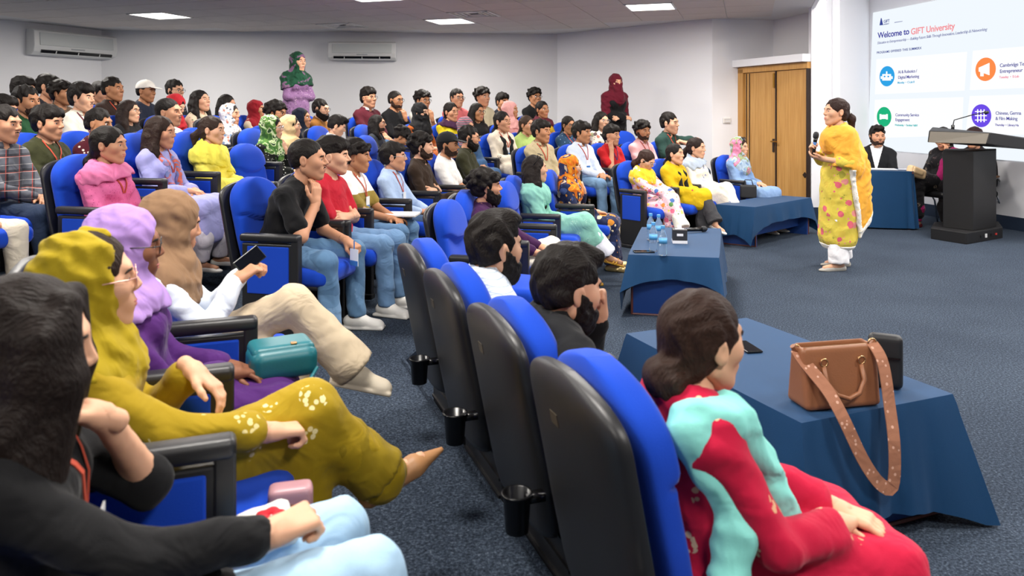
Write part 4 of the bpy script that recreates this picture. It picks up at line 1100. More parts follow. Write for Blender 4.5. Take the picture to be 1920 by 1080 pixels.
# ================================================================ auditorium chair
def chair_meshes():
    blue = mat('chair_blue_fabric', '#1b46ba', rough=.9, spec=.12, sheen=.15, bump=.35, bscale=420, var=.04, vscale=5)
    C = {}
    def loft(rings, closed=True):
        n = len(rings[0]); V = np.concatenate(rings); Fc = [(i * n + k, i * n + (k + 1) % n, (i + 1) * n + (k + 1) % n, (i + 1) * n + k) for i in range(len(rings) - 1) for k in range(n)]
        Fc += [tuple(range(n - 1, -1, -1)), tuple((len(rings) - 1) * n + k for k in range(n))]; return V, Fc
    def backpiece(zb, zt, hw, tf, tb, xoff, crease, topn, m, name, vs_=.66):
        rings = []; nv = 44; n = 40
        for i in range(nv + 1):
            v = i / nv; v = 1 - (1 - v) ** 1.5 if i else 0.0
            z = zb + (zt - zb) * v
            q = max(0, (v - vs_) / (1 - vs_)); e = max(0, (.1 - v) / .1)
            wv = hw * (1 - q ** topn) ** (1 / 2.0) if q < 1 else 0; wv = max(wv, .012) * (1 - .12 * e * e) * (.95 + .05 * min(1, v * 3))
            ax = -.135 - .115 * v + xoff
            tt = (1 - q ** 4 * .55)
            ring = []
            for k in range(n):
                a = 2 * math.pi * k / n; ca, sa = math.cos(a), math.sin(a)
                y = wv * np.sign(sa) * abs(sa) ** .55; x = np.sign(ca) * abs(ca) ** .7
                x = x * (tf if x > 0 else tb) * tt
                if crease and ca > 0:
                    yy = y / max(hw, 1e-3); b0 = .6 - .1 * (1 - min(1, abs(yy) * 1.25) ** 2)
                    s_ = 1 / (1 + math.exp(-(v - b0) * 60)); x += .018 * s_ - .02 * math.exp(-((v - b0) / .016) ** 2)
                    x -= .018 * (1 - min(1, abs(yy) * 1.1) ** 2) * (1 - s_)
                ring.append((ax + x, y, z))
            rings.append(np.array(ring))
        V, Fc = loft(rings); return mk(name, V, Fc, [m])
    C['back_cushion'] = backpiece(.44, .95, .235, .05, .05, 0, True, 2.4, blue, 'back_cushion')
    C['back_shell'] = backpiece(.34, .925, .245, .012, .045, -.055, False, 3.4, M_blackp, 'back_shell', .8)
    s = SDF().u(bxs((.13, 0, .395), (.25, .235, .055), .045), 0).u(ell((.13, 0, .425), (.24, .22, .04)), .03)
    V, Fc = s.mesh(.014); C['seat'] = mk('seat', V, Fc, [blue])
    C['seat_pan'] = MB().box((.1, 0, .335), (.42, .42, .03)).mesh('seat_pan', M_blackp, True, .01)
    C['armrest'] = MB().box((.06, 0, .632), (.37, .062, .045)).mesh('armrest', M_blackp, True, .016, 3)
    C['arm_frame'] = MB().box((.222, 0, .33), (.045, .05, .6)).box((.05, 0, .32), (.32, .04, .56)).mesh('arm_frame', M_blackp, False, .006)
    C['arm_panel'] = MB().box((.055, 0, .45), (.26, .052, .27)).mesh('arm_panel', blue, False, .006)
    C['foot'] = MB().box((.04, 0, .02), (.42, .07, .04)).mesh('foot', M_blackp, False, .01)
    rib = MB().box((-.135, 0, .25), (.03, .44, .42)); C['back_panel'] = rib.mesh('back_panel', M_blackp, False, .004)
    for z in range(5): pass
    C['panel_rib'] = MB().box((-.154, 0, 0), (.008, .42, .01)).mesh('panel_rib', M_blackp)
    C['pocket'] = MB().box((-.225, 0, .52), (.03, .36, .2), rotm(0, -13, 0)).mesh('pocket', mat('pocket_mesh', '#151517', rough=.9, bump=.8, bscale=160), False, .008)
    C['number_plate'] = MB().box((-.3245, .05, .80), (.004, .04, .03), rotm(0, -11, 0)).mesh('number_plate', mat('seat_plate', '#5a5142', rough=.4, metal=.5))
    cup = MB().lathe([(.03, 0), (.037, .1), (.041, .1), (.041, .094), (.0405, .1), (.034, .1), (.028, .012), (.001, .012)], 20)
    cup.box((.05, 0, .08), (.05, .03, .02)); C['cup_holder'] = cup.mesh('cup_holder', M_blackm, True)
    return C
CH_ = chair_meshes()
NCH = [0]
def chair(loc, rz, label, group=None, both=False, rear=False, s=1.0, arms=None):
    t = empty('auditorium_chair', loc, rz); tag(t, label, 'chair', group); t.scale = (s, s, s)
    obj('back_cushion', CH_['back_cushion'], t); sh = obj('back_shell', CH_['back_shell'], t); se = obj('seat', CH_['seat'], t); obj('seat_pan', CH_['seat_pan'], se)
    for y in (() if arms == 'N' else (.29,) if arms == 'L' else (-.29, .29) if both else (-.29,)):
        obj('armrest', CH_['armrest'], t, (0, y, 0)); fr = obj('arm_frame', CH_['arm_frame'], t, (0, y, 0)); obj('arm_panel', CH_['arm_panel'], fr); obj('foot', CH_['foot'], t, (0, y, 0))
    bp_ = obj('back_panel', CH_['back_panel'], t)
    if rear:
        for z in (.12, .18, .24, .3, .36): obj('panel_rib', CH_['panel_rib'], bp_, (0, 0, z))
        obj('pocket', CH_['pocket'], sh); obj('number_plate', CH_['number_plate'], sh)
        obj('cup_holder', CH_['cup_holder'], t, (-.33, -.27, .42))
    NCH[0] += 1
    return t

# ================================================================ tables with cloths
M_cloth = mat('table_cloth_blue', '#123b61', rough=.7, spec=.2, sheen=.12, bump=.2, bscale=300, var=.1, vscale=4)
M_tabp = mat('table_panel_blue', '#12397c', rough=.45); M_tabe = mat('table_edge', '#5a2f2a', rough=.5)
def draped(corners, ztop, hem, label, tlabel, pleat=.012, npl=9, cornerdrop=.12, seed=0, inner=True, hemside=None):
    """corners: plan quad in order; hem(u) -> length of cloth hanging; cloth is one mesh, table another thing"""
    C = np.array(corners, float); c0 = C.mean(0)
    a = 0.0
    for i in range(4): a += C[i][0] * C[(i + 1) % 4][1] - C[(i + 1) % 4][0] * C[i][1]
    if a < 0: C = C[::-1]; hemside = hemside[::-1] if hemside else None
    per = []; nseg = 26
    for i in range(4):
        for k in range(nseg):
            t = k / nseg; per.append((C[i] + (C[(i + 1) % 4] - C[i]) * t, i, t))
    n = len(per); V = []; rows = 12
    for (p, i, t) in per:
        e = C[(i + 1) % 4] - C[i]; nrm = np.array([e[1], -e[0]]); nrm /= np.linalg.norm(nrm)
        e2 = C[(i + 1) % 4] - C[i]
        dcor = min(t, 1 - t) * np.linalg.norm(e); cf = math.exp(-dcor / .11)
        dirc = p - c0; dirc /= np.linalg.norm(dirc)
        h = (hemside[i] if hemside else hem) + cornerdrop * cf
        h = min(h, ztop - .01)
        col = []
        for r in range(rows + 1):
            f = r / rows; z = ztop - h * f
            ph = npl * 2 * math.pi * t + seed + i
            rip = pleat * f * (math.sin(ph) + .5 * math.sin(2.3 * ph + 1.3 * f)) * (1 - cf * .5)
            ofs = nrm * (.006 + .035 * f ** .8 + rip) * (1 - cf) + dirc * cf * (.006 + .15 * f * min(1, h / .3))
            if f < .1: z = ztop - h * f * f * 10
            q = p + ofs; col.append((q[0], q[1], z + .004 * (1 - f)))
        V.append(col)
    flat = [tuple(v) for col in V for v in col]; R = rows + 1
    Fc = [(k * R + r, k * R + r + 1, ((k + 1) % n) * R + r + 1, ((k + 1) % n) * R + r) for k in range(n) for r in range(rows)]
    ctr = len(flat); flat.append((c0[0], c0[1], ztop + .004)); 
    Fc += [(k * R, ((k + 1) % n) * R, ctr) for k in range(n)]
    # inner top ring so the top shades flat
    me = mk('table_cloth', np.array(flat) - np.array([c0[0], c0[1], 0]), Fc, [M_cloth])
    o = obj('table_cloth', me, None, (c0[0], c0[1], 0)); tag(o, label, 'tablecloth', 'blue velvet cloths on the low tables')
    md = o.modifiers.new('thickness', 'SOLIDIFY'); md.thickness = .003; md.offset = -1
    es = o.modifiers.new('split', 'EDGE_SPLIT'); es.split_angle = math.radians(55)
    t = empty('coffee_table', (c0[0], c0[1], 0)); tag(t, tlabel, 'table', 'low tables before the front row')
    S = (C - c0) * .97
    MB().prism([tuple(p) for p in S], ztop - .03, ztop - .001).obj('table_top', M_tabe, t)
    for i in range(4):
        a_, b_ = S[i] * .97, S[(i + 1) % 4] * .97; n_ = (c0 * 0 - (a_ + b_) / 2); n_ /= np.linalg.norm(n_)
        short = np.linalg.norm(b_ - a_) < .9
        if short: MB().prism([tuple(a_), tuple(b_), tuple(b_ + n_ * .03), tuple(a_ + n_ * .03)], 0, ztop - .03).obj('side_panel', M_tabp, t)
        else: MB().prism([tuple(a_ * .98 + n_ * .1), tuple(b_ * .98 + n_ * .1), tuple(b_ * .98 + n_ * .12), tuple(a_ * .98 + n_ * .12)], .1, ztop - .03).obj('front_panel', M_tabp, t)
    for i in range(4):
        if np.linalg.norm(S[(i + 1) % 4] - S[i]) < .9:
            a_, b_ = S[i] * .975, S[(i + 1) % 4] * .975
            MB().tube([(*a_, .004), (*b_, .004)], .009, 6).obj('edge_strip', M_tabe, t); 
            for q in (a_, b_): MB().tube([(*q, 0), (*q, ztop - .03)], .009, 6).obj('edge_strip', M_tabe, t)
    return o
ZT = .45
TA = [(1.64, 2.79), (1.2, 3.82), (.55, 3.55), (.98, 2.53)]
draped(TA, ZT, .34, 'dark blue velvet cloth under the brown handbag, nearest the camera', 'low table under the nearest blue cloth, before the woman in red', hemside=[.36, .36, .36, .36], cornerdrop=.1, npl=4, pleat=.014, seed=1)
TB = [(.87, 5.55), (1.5, 5.42), (1.9, 6.8), (1.2, 6.88)]
draped(TB, ZT, .16, 'dark blue cloth on the middle table with the water bottles', 'low table with bright blue end panel under the water bottles', hemside=[.155, .34, .3, .34], cornerdrop=.1, npl=3, seed=2)
TC = [(2.36, 8.62), (2.72, 8.36), (3.72, 9.3), (3.36, 9.6)]
draped(TC, ZT, .28, 'dark blue cloth on the far table before the four seated women', 'low table under blue cloth nearest the wooden door', hemside=[.3, .2, .3, .3], cornerdrop=.14, npl=4, seed=3)

# side table with cloth to the floor, behind the speaker
sc0 = np.array([xat(1655, 9.9), 9.95])
def sidecloth():
    n = 88; rows = 12; V = []
    hx, hy = .36, .26; R_ = rotm(-16)[:2, :2]
    for k in range(n):
        q = 2 * math.pi * k / n; c, s_ = math.cos(q), math.sin(q)
        e = np.array([np.sign(c) * abs(c) ** .28 * hx, np.sign(s_) * abs(s_) ** .28 * hy])
        for r in range(rows + 1):
            f = r / rows; g = 1 + f ** .9 * (.10 + .06 * math.sin(q * 11) + .03 * math.sin(q * 23 + 1))
            p = R_ @ (e * g); V.append((p[0], p[1], .75 - .73 * f + (.004 if r == 0 else 0)))
    Rr = rows + 1; Fc = [(k * Rr + r, k * Rr + r + 1, ((k + 1) % n) * Rr + r + 1, ((k + 1) % n) * Rr + r) for k in range(n) for r in range(rows)]
    Fc.append(tuple(k * Rr for k in range(n)))
    return mk('table_cloth', np.array(V), Fc, [M_cloth])
o = obj('table_cloth', sidecloth(), None, (sc0[0], sc0[1], 0)); tag(o, 'dark blue floor-length cloth on the side table before the man in a suit', 'tablecloth')
md = o.modifiers.new('split', 'EDGE_SPLIT'); md.split_angle = math.radians(50)
t = empty('side_table', (sc0[0], sc0[1], 0), math.radians(-16)); tag(t, 'side table hidden under the floor-length blue cloth', 'table')
MB().box((0, 0, .735), (.68, .48, .025)).obj('table_top', M_tabe, t)
for sx in (-1, 1):
    for sy in (-1, 1): MB().box((sx * .3, sy * .2, .36), (.04, .04, .725)).obj('leg', M_tabe, t)
pap = MB().box((0, 0, .762), (.5, .22, .006)).obj('paper_sheets', mat('paper', '#eef0f4', rough=.7), None, loc=(sc0[0] - .06, sc0[1] + .02, 0), rz=math.radians(-16)); tag(pap, 'white papers lying on the side table', 'paper')
pap2 = MB().box((0, 0, .764), (.14, .09, .012)).obj('notepad', mat('notepad_grey', '#c6cad6', rough=.6), None, bevel=.002, loc=(sc0[0] + .26, sc0[1] - .1, 0), rz=math.radians(-30)); tag(pap2, 'small grey notepad at the edge of the side table', 'notepad')

# ================================================================ lectern
LB = np.array([xat(1790, 8.95), 8.95])
le = empty('lectern', (LB[0], LB[1], 0), math.radians(0)); tag(le, 'black floor-standing lectern with a slanted top and gooseneck microphone', 'lectern')
M_lec = mat('lectern_black', '#161618', rough=.55, spec=.4); M_lecs = mat('lectern_front', '#6e685e', rough=.5)
ld = np.array([math.cos(math.radians(20)), math.sin(math.radians(20))]); lx = np.array([1.0, 0]); 
def lp(px, d): return (xat(px, d) - LB[0], d - LB[1])
# plan: left, front corner, right-front, right-back
bs = [lp(1745, 8.95), lp(1812, 8.55), lp(1880, 9.0), lp(1872, 9.5), lp(1752, 9.45)]
MB().prism(bs, 0, .13).obj('plinth', M_lec, le, bevel=.006)
cs = [lp(1768, 9.0), lp(1825, 8.72), lp(1868, 9.05), lp(1868, 9.4), lp(1772, 9.4)]
MB().prism(cs, .13, 1.06).obj('column', M_lec, le, bevel=.006)
def topv(px, d, z): q = lp(px, d); return (q[0], q[1], z)
V = [topv(1739, 8.85, 1.16), topv(1852, 8.5, 1.155), topv(2010, 9.0, .98), topv(1960, 9.6, 1.02), topv(1745, 9.45, 1.24),
     topv(1742, 8.85, 1.30), topv(1858, 8.5, 1.285), topv(2016, 9.0, 1.1), topv(1965, 9.6, 1.15), topv(1748, 9.45, 1.33)]
MB().add(V, [(4, 3, 2, 1, 0), (5, 6, 7, 8, 9)] + [(i, (i + 1) % 5, 5 + (i + 1) % 5, 5 + i) for i in range(5)]).obj('slanted_top', M_lec, le, bevel=.008)
e1, e2 = np.array(V[0]), np.array(V[1]); u1, u2 = np.array(V[5]), np.array(V[6]); nn = np.cross(e2 - e1, u1 - e1); nn /= np.linalg.norm(nn); nn = nn if nn[1] < 0 else -nn
fq = [e1 + (e2 - e1) * .02 + nn * .004, e2 - (e2 - e1) * .03 + nn * .004, u2 - (u2 - u1) * .03 + nn * .004 - np.array([0, 0, .012]), u1 + (u2 - u1) * .02 + nn * .004 - np.array([0, 0, .012])]
MB().add(fq + [q - nn * .01 for q in fq], [(0, 1, 2, 3), (7, 6, 5, 4), (0, 4, 5, 1), (1, 5, 6, 2), (2, 6, 7, 3), (3, 7, 4, 0)]).obj('front_strip', M_lecs, le)
b0, b1 = np.array(bs[1]), np.array(bs[2]); bd = (b1 - b0) / np.linalg.norm(b1 - b0); bn = np.array([bd[1], -bd[0]])
for k, (f, cc, sz) in enumerate(((.4, '#101012', (.05, .01, .03)), (.52, '#e8e8ea', (.03, .012, .045)), (.68, '#101012', (.05, .01, .03)), (.8, '#c23a34', (.03, .012, .02)))):
    p = b0 + (b1 - b0) * f + bn * .004; MB().box((0, 0, 0), sz).obj('socket', mat('socket_%d' % k, cc, rough=.4), le, loc=(p[0], p[1], .065), rz=math.atan2(bd[1], bd[0]))
mk0 = np.array(topv(1786, 9.2, 1.33)); mk1 = np.array(topv(1845, 9.0, 1.51))
pts = [mk0, mk0 + np.array([.02, 0, .09]), mk0 + (mk1 - mk0) * .35 + np.array([0, 0, .06]), mk0 + (mk1 - mk0) * .7 + np.array([0, 0, .035]), mk1]
g_ = MB().tube(pts, .006, 6).tube([mk0 - np.array([0, 0, .04]), mk0 + np.array([.005, 0, .03])], .02, 8).obj('microphone_gooseneck', M_blackm, le, smooth=True)
MB().tube([mk1, mk1 + (pts[4] - pts[3]) * .12, mk1 + (pts[4] - pts[3]) * .5], [.012, .024, .016], 10).obj('microphone_head', M_blackp, le, smooth=True)

# ================================================================ projected slide
s0, sdv = np.array(S0), np.array([.257, -1.0]) / math.hypot(.257, 1)
def onwall(px, py, off=.0):
    r = np.array([(px - 960) / F, 1.0]); A = np.array([r, -sdv]).T; t = np.linalg.solve(A, s0); q = r * t[0]
    n = np.array([-sdv[1], sdv[0]]); n = n if n[0] < 0 else -n
    q = q + n * off; return np.array([q[0], q[1], CH - (py - HZ) * t[0] / F]), t[0]
M_slide = emis('slide_light', '#f1f8fe', .88); M_card = emis('slide_card', '#fbfdff', .9)
screen = empty('projected_slide', (*s0, 0)); tag(screen, 'bright projected welcome slide on the wall behind the lectern', 'projected slide')
def quad(pp, name, m, off, parent):
    pts = [onwall(px, py, off)[0] - np.array([s0[0], s0[1], 0]) for px, py in pp]; nrm = np.array([-sdv[1], sdv[0], 0]); nrm = nrm if nrm[0] < 0 else -nrm
    b_ = [p - nrm * .004 for p in pts]
    return MB().add(pts + b_, [(0, 1, 2, 3), (7, 6, 5, 4), (0, 4, 5, 1), (1, 5, 6, 2), (2, 6, 7, 3), (3, 7, 4, 0)]).obj(name, m, parent)
def ptop(x): return 24 - .197 * (x - 1638)
def pbot(x): return 279 + .0816 * (x - 1626)
quad([(1628, 279), (1638, 24), (2100, ptop(2100)), (2100, pbot(2100))], 'slide_field', M_slide, .012, screen)
for k, pp in enumerate(([(1642, 177), (1645, 111), (1815, 97), (1810, 170)], [(1820, 169), (1826, 95), (2090, 73), (2090, 158)], [(1639, 259), (1642, 187), (1808, 182), (1805, 254)], [(1812, 254), (1820, 180), (2090, 172), (2090, 250)])):
    quad(pp, 'slide_card', M_card, .017, screen)
twall = math.atan2(sdv[1], sdv[0])
def text(s, px, py, hpx, col, bold=False, ital=False, parent=None, ext=1.0):
    """lettering whose baseline starts at px,py and whose capitals are hpx high"""
    p, d = onwall(px, py, .022)
    cu = bpy.data.curves.new('lettering', 'FONT'); cu.body = s; cu.size = hpx * d / F / .69 * 1.12; cu.extrude = .0008
    cu.offset = (.016 if bold else .006) * cu.size; cu.shear = .25 if ital else 0
    cu.space_character = ext
    tmp = bpy.data.objects.new('tmp', cu); COL.objects.link(tmp)
    me = bpy.data.meshes.new_from_object(tmp.evaluated_get(bpy.context.evaluated_depsgraph_get())); bpy.data.objects.remove(tmp)
    me.materials.clear(); me.materials.append(emis('ink_' + col.lstrip('#'), col, .8))
    o = obj('lettering', me, parent); o.location = p - np.array([s0[0], s0[1], 0]); o.rotation_euler = (math.radians(90), 0, twall)
    return o
for a_ in [('Welcome to', 1648, 72, 9.6, '#3b3ba6', True, False, .96), ('GIFT University', 1710, 65, 10, '#ff9aa0', True, False, .96),
           ('Education to Entrepreneurship — Building Future Skills Through Innovation, Leadership & Networking', 1647, 83, 4.2, '#8d93bd', False, True, .86),
           ('PROGRAMS OFFERED THIS SUMMERX', 1646, 101, 3.6, '#3d4a9a', True, False, 1.12),
           ('AI & Robotics /', 1686, 138, 5, '#4a46a0', False, False, .92), ('Digital Marketing', 1686, 148, 5, '#4a46a0', False, False, .92), ('Monday  •  C-Lab 8', 1685, 157, 3.4, '#3fb6e0', True, False, .95),
           ('Community Service', 1681, 218, 4.8, '#4a46a0', False, False, .92), ('Engagement', 1681, 227, 4.8, '#4a46a0', False, False, .92), ('Wednesday  •  Seminar Hall-II', 1680, 236, 3.2, '#35bfc0', True, False, .88),
           ('Cambridge Te', 1877, 126, 5.8, '#4a46a0', False, False, .92), ('Entrepreneur', 1877, 137, 5.8, '#4a46a0', False, False, .92), ('Tuesday  •  E-Lab', 1876, 147, 3.8, '#ff9ab0', True, False, .95),
           ('Chinese, Germa', 1869, 215, 5.4, '#4a46a0', False, False, .92), ('& Film Making', 1869, 225, 5.4, '#4a46a0', False, False, .92), ('Thursday  •  Library Ha', 1868, 236, 3.6, '#6d62b0', True, False, .9),
           ('GIFT', 1659, 43, 4.5, '#3d4a9a', True, False, 1.0), ('UNIVERSITY', 1658.5, 47, 1.7, '#3d4a9a', True, False, 1.0)]:
    text(a_[0], a_[1], a_[2], a_[3], a_[4], a_[5], a_[6], screen, a_[7])
quad([(1651, 47.6), (1653.6, 34), (1654.6, 34), (1657.5, 47)], 'logo_sail', emis('ink_3d4a9a', '#3d4a9a', .9), .02, screen)
quad([(1679, 43), (1679, 41.6), (1694, 39.4), (1694, 40.4)], 'logo_line', emis('ink_8d93bd', '#8d93bd', .9), .02, screen)
def disc(px, py, rpx, col, name):
    c, d = onwall(px, py, .021); r = rpx * d / F; n = 36; nrm = np.array([-sdv[1], sdv[0], 0]); nrm = nrm if nrm[0] < 0 else -nrm
    uu = np.array([sdv[0], sdv[1], 0]); pts = [c - np.array([s0[0], s0[1], 0]) + r * (math.cos(q) * uu * 1.0 + math.sin(q) * np.array([0, 0, 1.])) for q in np.linspace(0, 2 * math.pi, n, endpoint=False)]
    b_ = [p - nrm * .003 for p in pts]
    return MB().add(pts + b_, [tuple(range(n)), tuple(range(2 * n - 1, n - 1, -1))] + [(k, (k + 1) % n, n + (k + 1) % n, n + k) for k in range(n)]).obj(name, emis('icon_' + col.lstrip('#'), col, .95), screen)
i1 = disc(1665, 143, 19, '#2f9fe0', 'icon_disc'); i2 = disc(1659.5, 219, 18.5, '#22b07a', 'icon_disc'); i3 = disc(1850, 130, 22, '#ff8a4a', 'icon_disc'); i4 = disc(1842, 217, 21.5, '#6a4be0', 'icon_disc')
M_ico = emis('icon_white', '#ffffff', 1.05)
def ibox(x0, y0, x1, y1, parent): return quad([(x0, y1), (x0, y0), (x1, y0), (x1, y1)], 'icon_glyph', M_ico, .027, parent)
for q in ((1657, 139, 1673, 151), (1664, 134, 1666, 139), (1654, 143, 1656, 148), (1674, 143, 1676, 148)): ibox(*q, i1)
for q in ((1660, 142, 1663, 145), (1667, 142, 1670, 145)): quad([(q[0], q[3]), (q[0], q[1]), (q[2], q[1]), (q[2], q[3])], 'icon_eye', emis('icon_2f9fe0', '#2f9fe0', .95), .031, i1)
for q in ((1652, 214, 1655, 224), (1664, 214, 1667, 224)): ibox(*q, i2)
quad([(1655, 223), (1656, 215), (1664, 215), (1664, 223)], 'icon_hands', M_ico, .027, i2)
quad([(1838, 134), (1838, 127), (1858, 118), (1858, 141)], 'icon_megaphone', M_ico, .027, i3); ibox(1841, 132, 1847, 143, i3)
for py in (209, 217, 225): ibox(1831, py - .8, 1853, py + .8, i4)
for px in (1836, 1842, 1848): ibox(px - .8, 205, px + .8, 229, i4)
# ================================================================ who sits where
ANG = dict(A=20.1, B=-12.7, C=-49.5)
SPK = np.array([3.2, 7.24])
def C_(c): return cloth(c)
def shade(c): return c
def place(P, px, py, d, rz, floor=None, seatloc=None):
    """stand or seat a person so that the top of the head shows at px,py at depth d"""
    J = skeleton(P); top = J['head'] + np.array([0, 0, P.get('toph', .135)])
    tgt = at(px, py, d)
    R = rotm(math.degrees(rz))
    s = P.get('s', .95)
    for _ in range(3):
        o = tgt - R @ (np.array([J['head'][0], J['head'][1], 0]) * s)
        fz = floor_at(o[0], o[1]) if floor is None else floor
        s = min(P.get('smax', 1.12), max(P.get('smin', .86), (tgt[2] - fz) / top[2]))
    P['s'] = s; P['loc'] = (o[0], o[1], fz); P['rz'] = rz
    if P.get('dz'): P['loc'] = (o[0], o[1], fz + P['dz'])
    return P
USED = set()
def seat(px, py, d, blk, label, who, ch=True, cpos=None, **P):
    P.setdefault('near', False); P['label'] = label
    a = math.radians(ANG[blk] + P.pop('turn', 0))
    if P.get('hair') is None and 'hijab' not in P and 'cap' not in P: P['hair'] = 'short'
    if 'yaw' not in P:
        q = at(px, py, d)[:2]; t = SPK - q; dl = math.degrees(math.atan2(t[1], t[0]) - a); dl = (dl + 180) % 360 - 180
        P['yaw'] = max(-28, min(28, dl * .7)) + random.uniform(-5, 5)
    P.setdefault('pitch', random.uniform(-3, 5)); P.setdefault('roll', random.uniform(-3, 3))
    if P.get('g') == 'f': P.setdefault('top', 'kameez'); P.setdefault('bottom', 'shalwar'); P.setdefault('lipm', M_lipf)
    else: P.setdefault('top', 'tee'); P.setdefault('bottom', 'jeans'); P.setdefault('botm', C_('#3f5878'))
    P.setdefault('botm', P.get('topm'))
    P.setdefault('shoe', 'flat' if P.get('g') == 'f' else 'sneaker')
    P = place(P, px, py, d, a)
    r = person(P)
    if ch:
        ca = math.radians(ANG[blk]); fw = np.array([math.cos(ca), math.sin(ca)])
        c = np.array(P['loc'][:2]) if cpos is None else np.array(cpos)
        chair((c[0], c[1], floor_at(c[0], c[1])), ca, 'blue auditorium chair seating the ' + who, 'blue auditorium chairs', rear=P.get('rear', False), both=P.get('both', False), arms=P.get('arms'))
    return r
def emptychair(px, py, d, blk, label, rear=False, both=False):
    """px,py: top of the backrest"""
    q = at(px, py, d)[:2]; ca = math.radians(ANG[blk]); o = q + .27 * np.array([math.cos(ca), math.sin(ca)])
    return chair((o[0], o[1], floor_at(o[0], o[1])), ca, label, 'blue auditorium chairs', rear=rear, both=both)
def fl(name, base, cols, sc=14): return pattern(name, 'floral', base, cols, sc)

# ---------------------------------------------------------------- front row, near block (seen from behind)
RED = pattern('kameez_red', 'emb', '#c0163c', ['#e0c09a', '#d0a07a'], 8)
seat(1318, 566, 1.70, 'A', 'woman in red embroidered kameez with low bun and aqua dupatta, seen from behind', 'woman in red', cpos=(.42, 1.78), rear=True, arms='L',
     near=True, g='f', dz=.03, turn=-8, hoff=(.01, 0, -.04), topm=RED, botm=RED, hair='bun', hairc='#2e1c14', shawl='right', shawlm=C_('#8fe0d6'), skin='fair', yaw=14, pitch=2, roll=0, armR=((.30, -.10, .62), (.8, .6, -.1), (0, 0, -1)), armL=((.34, -.02, .62), (.7, -.7, -.1), (0, 0, -1)), neckr=.075, drop=.3, w=1.02)
seat(1066, 466, 2.24, 'A', 'bearded man in black shirt resting his cheek on his fist, front row', 'bearded man in the black shirt', cpos=(.23, 2.30), rear=True,
     near=True, top='shirt', topm=C_('#17181b'), botm=C_('#77736c'), bottom='pants', hair='quiff', beard='full', collar=1, skin='fair', yaw=10, pitch=6, sw=.2, w=1.12, hoff=(.02, 0, -.06), armR='rest', armL=((.15, .085, .93), (-.25, -.2, .9), (-.5, -.85, 0)), handL='curl', shoe='dress', shoem=M_blackp)
seat(930, 404, 2.82, 'A', 'bearded man in pale blue checked shirt, front row beside an empty chair', 'man in the pale checked shirt', cpos=(.03, 2.82), rear=True,
     near=True, top='shirt', topm=pattern('shirt_check', 'check', '#cfd8e4', [(0, .018, .14, '#8fa3bf'), (2, .018, .14, '#8fa3bf')]), bottom='pants', botm=C_('#3c4048'), hair='quiff', beard='full', collar=1, skin='fair', yaw=14, pitch=0, sw=.19, w=1.1, hoff=(.01, 0, -.05), armL='lap', armR='thigh', shoe='dress', shoem=M_blackp)
chair((-.155, 3.363, 0), math.radians(20.1), 'empty blue auditorium chair ending the near front row, seen from behind', 'blue auditorium chairs', rear=True)

# ---------------------------------------------------------------- second row, near block
seat(52, 520, 1.26, 'A', 'woman with long dark hair in black, cheek on her hand, nearest the camera', 'woman in black with long hair', arms='N',
     near=True, g='f', top='shirt', topm=C_('#141416'), bottom='jeans', botm=C_('#a9cbe6'), hair='curtain', hairc='#1b120e', yaw=4, pitch=8, lanyard=2, skin='fair', tail=.45, lean=22, hunch=.07, w=1.05, knR=(.58, -.1, .57), anR=(.62, -.1, .09), knL=(.54, .14, .54), anL=(.6, .14, .09), sleeveL=.55, armL=((.06, .06, .91), (-.75, -.1, .4), (-.2, -.2, 1), (.9, .1, -.6)), armR=((.38, -.08, .68), (.85, .3, .1), (0, .3, -1)), handL='relax', handR='curl', shoe='flat', shoem=C_('#7a2440'))
MUS = pattern('kameez_mustard', 'emb', '#9c8212', ['#ddd09a', '#d2c388'], 8.5)
seat(168, 436, 1.76, 'A', 'woman in mustard scarf and glasses with embroidered mustard kameez', 'woman in the mustard scarf',
     near=True, g='f', topm=MUS, bottom='flare', botm=C_('#8a7410'), hijab='half', hijabm=C_('#a08a12'), hair='under', hairc='#2a1b13', glasses='p', skin='fair', yaw=8, pitch=-2, legs='crossR', lean=22, hunch=.05, knR=(.48, .03, .64), anR=(.70, .08, .40), ftR=(.8, .25, .3), armL=((.16, .06, .80), (.7, -.4, -.5), (0, -.3, -1)), armR=((.36, -.12, .66), (.95, .2, -.1), (0, 0, -1)), handL='relax', handR='curl', shoe='pump', shoem=mat('pump_tan', '#a97a50', rough=.5), drop=.34, hfold=.007)
seat(236, 390, 2.22, 'A', 'woman in lilac hijab and dark glasses with purple kameez', 'woman in the lilac hijab',
     near=True, g='f', topm=C_('#4a1f66'), botm=C_('#4a1f66'), hijab='full', hijabm=C_('#a583c4'), glasses='k', skin='deep', yaw=4, pitch=4, lean=16, drop=.25, armR='lap', armL='lap', hlow=.12)
seat(322, 361, 2.72, 'A', 'woman in brown hijab and white shirt looking at a phone', 'woman in the brown hijab',
     near=True, g='f', top='shirt', sleeve=.97, tail=.3, topm=C_('#e4ecf8'), bottom='flare', botm=C_('#cdbb9f'), hijab='full', hijabm=C_('#86684d'), skin='mid', yaw=18, pitch=12, legs='crossL', lean=20, hunch=.06, knL=(.44, -.03, .72), anL=(.70, -.08, .42), armR=((.20, -.05, .84), (.8, .25, .55), (0, .4, -1)), armL=((.22, .06, .84), (.8, -.25, .55), (0, -.4, -1)), handR='grip', handL='grip', shoe='sneaker', shoem=mat('shoe_cream', '#d9cdb8', rough=.55), hlow=.24)

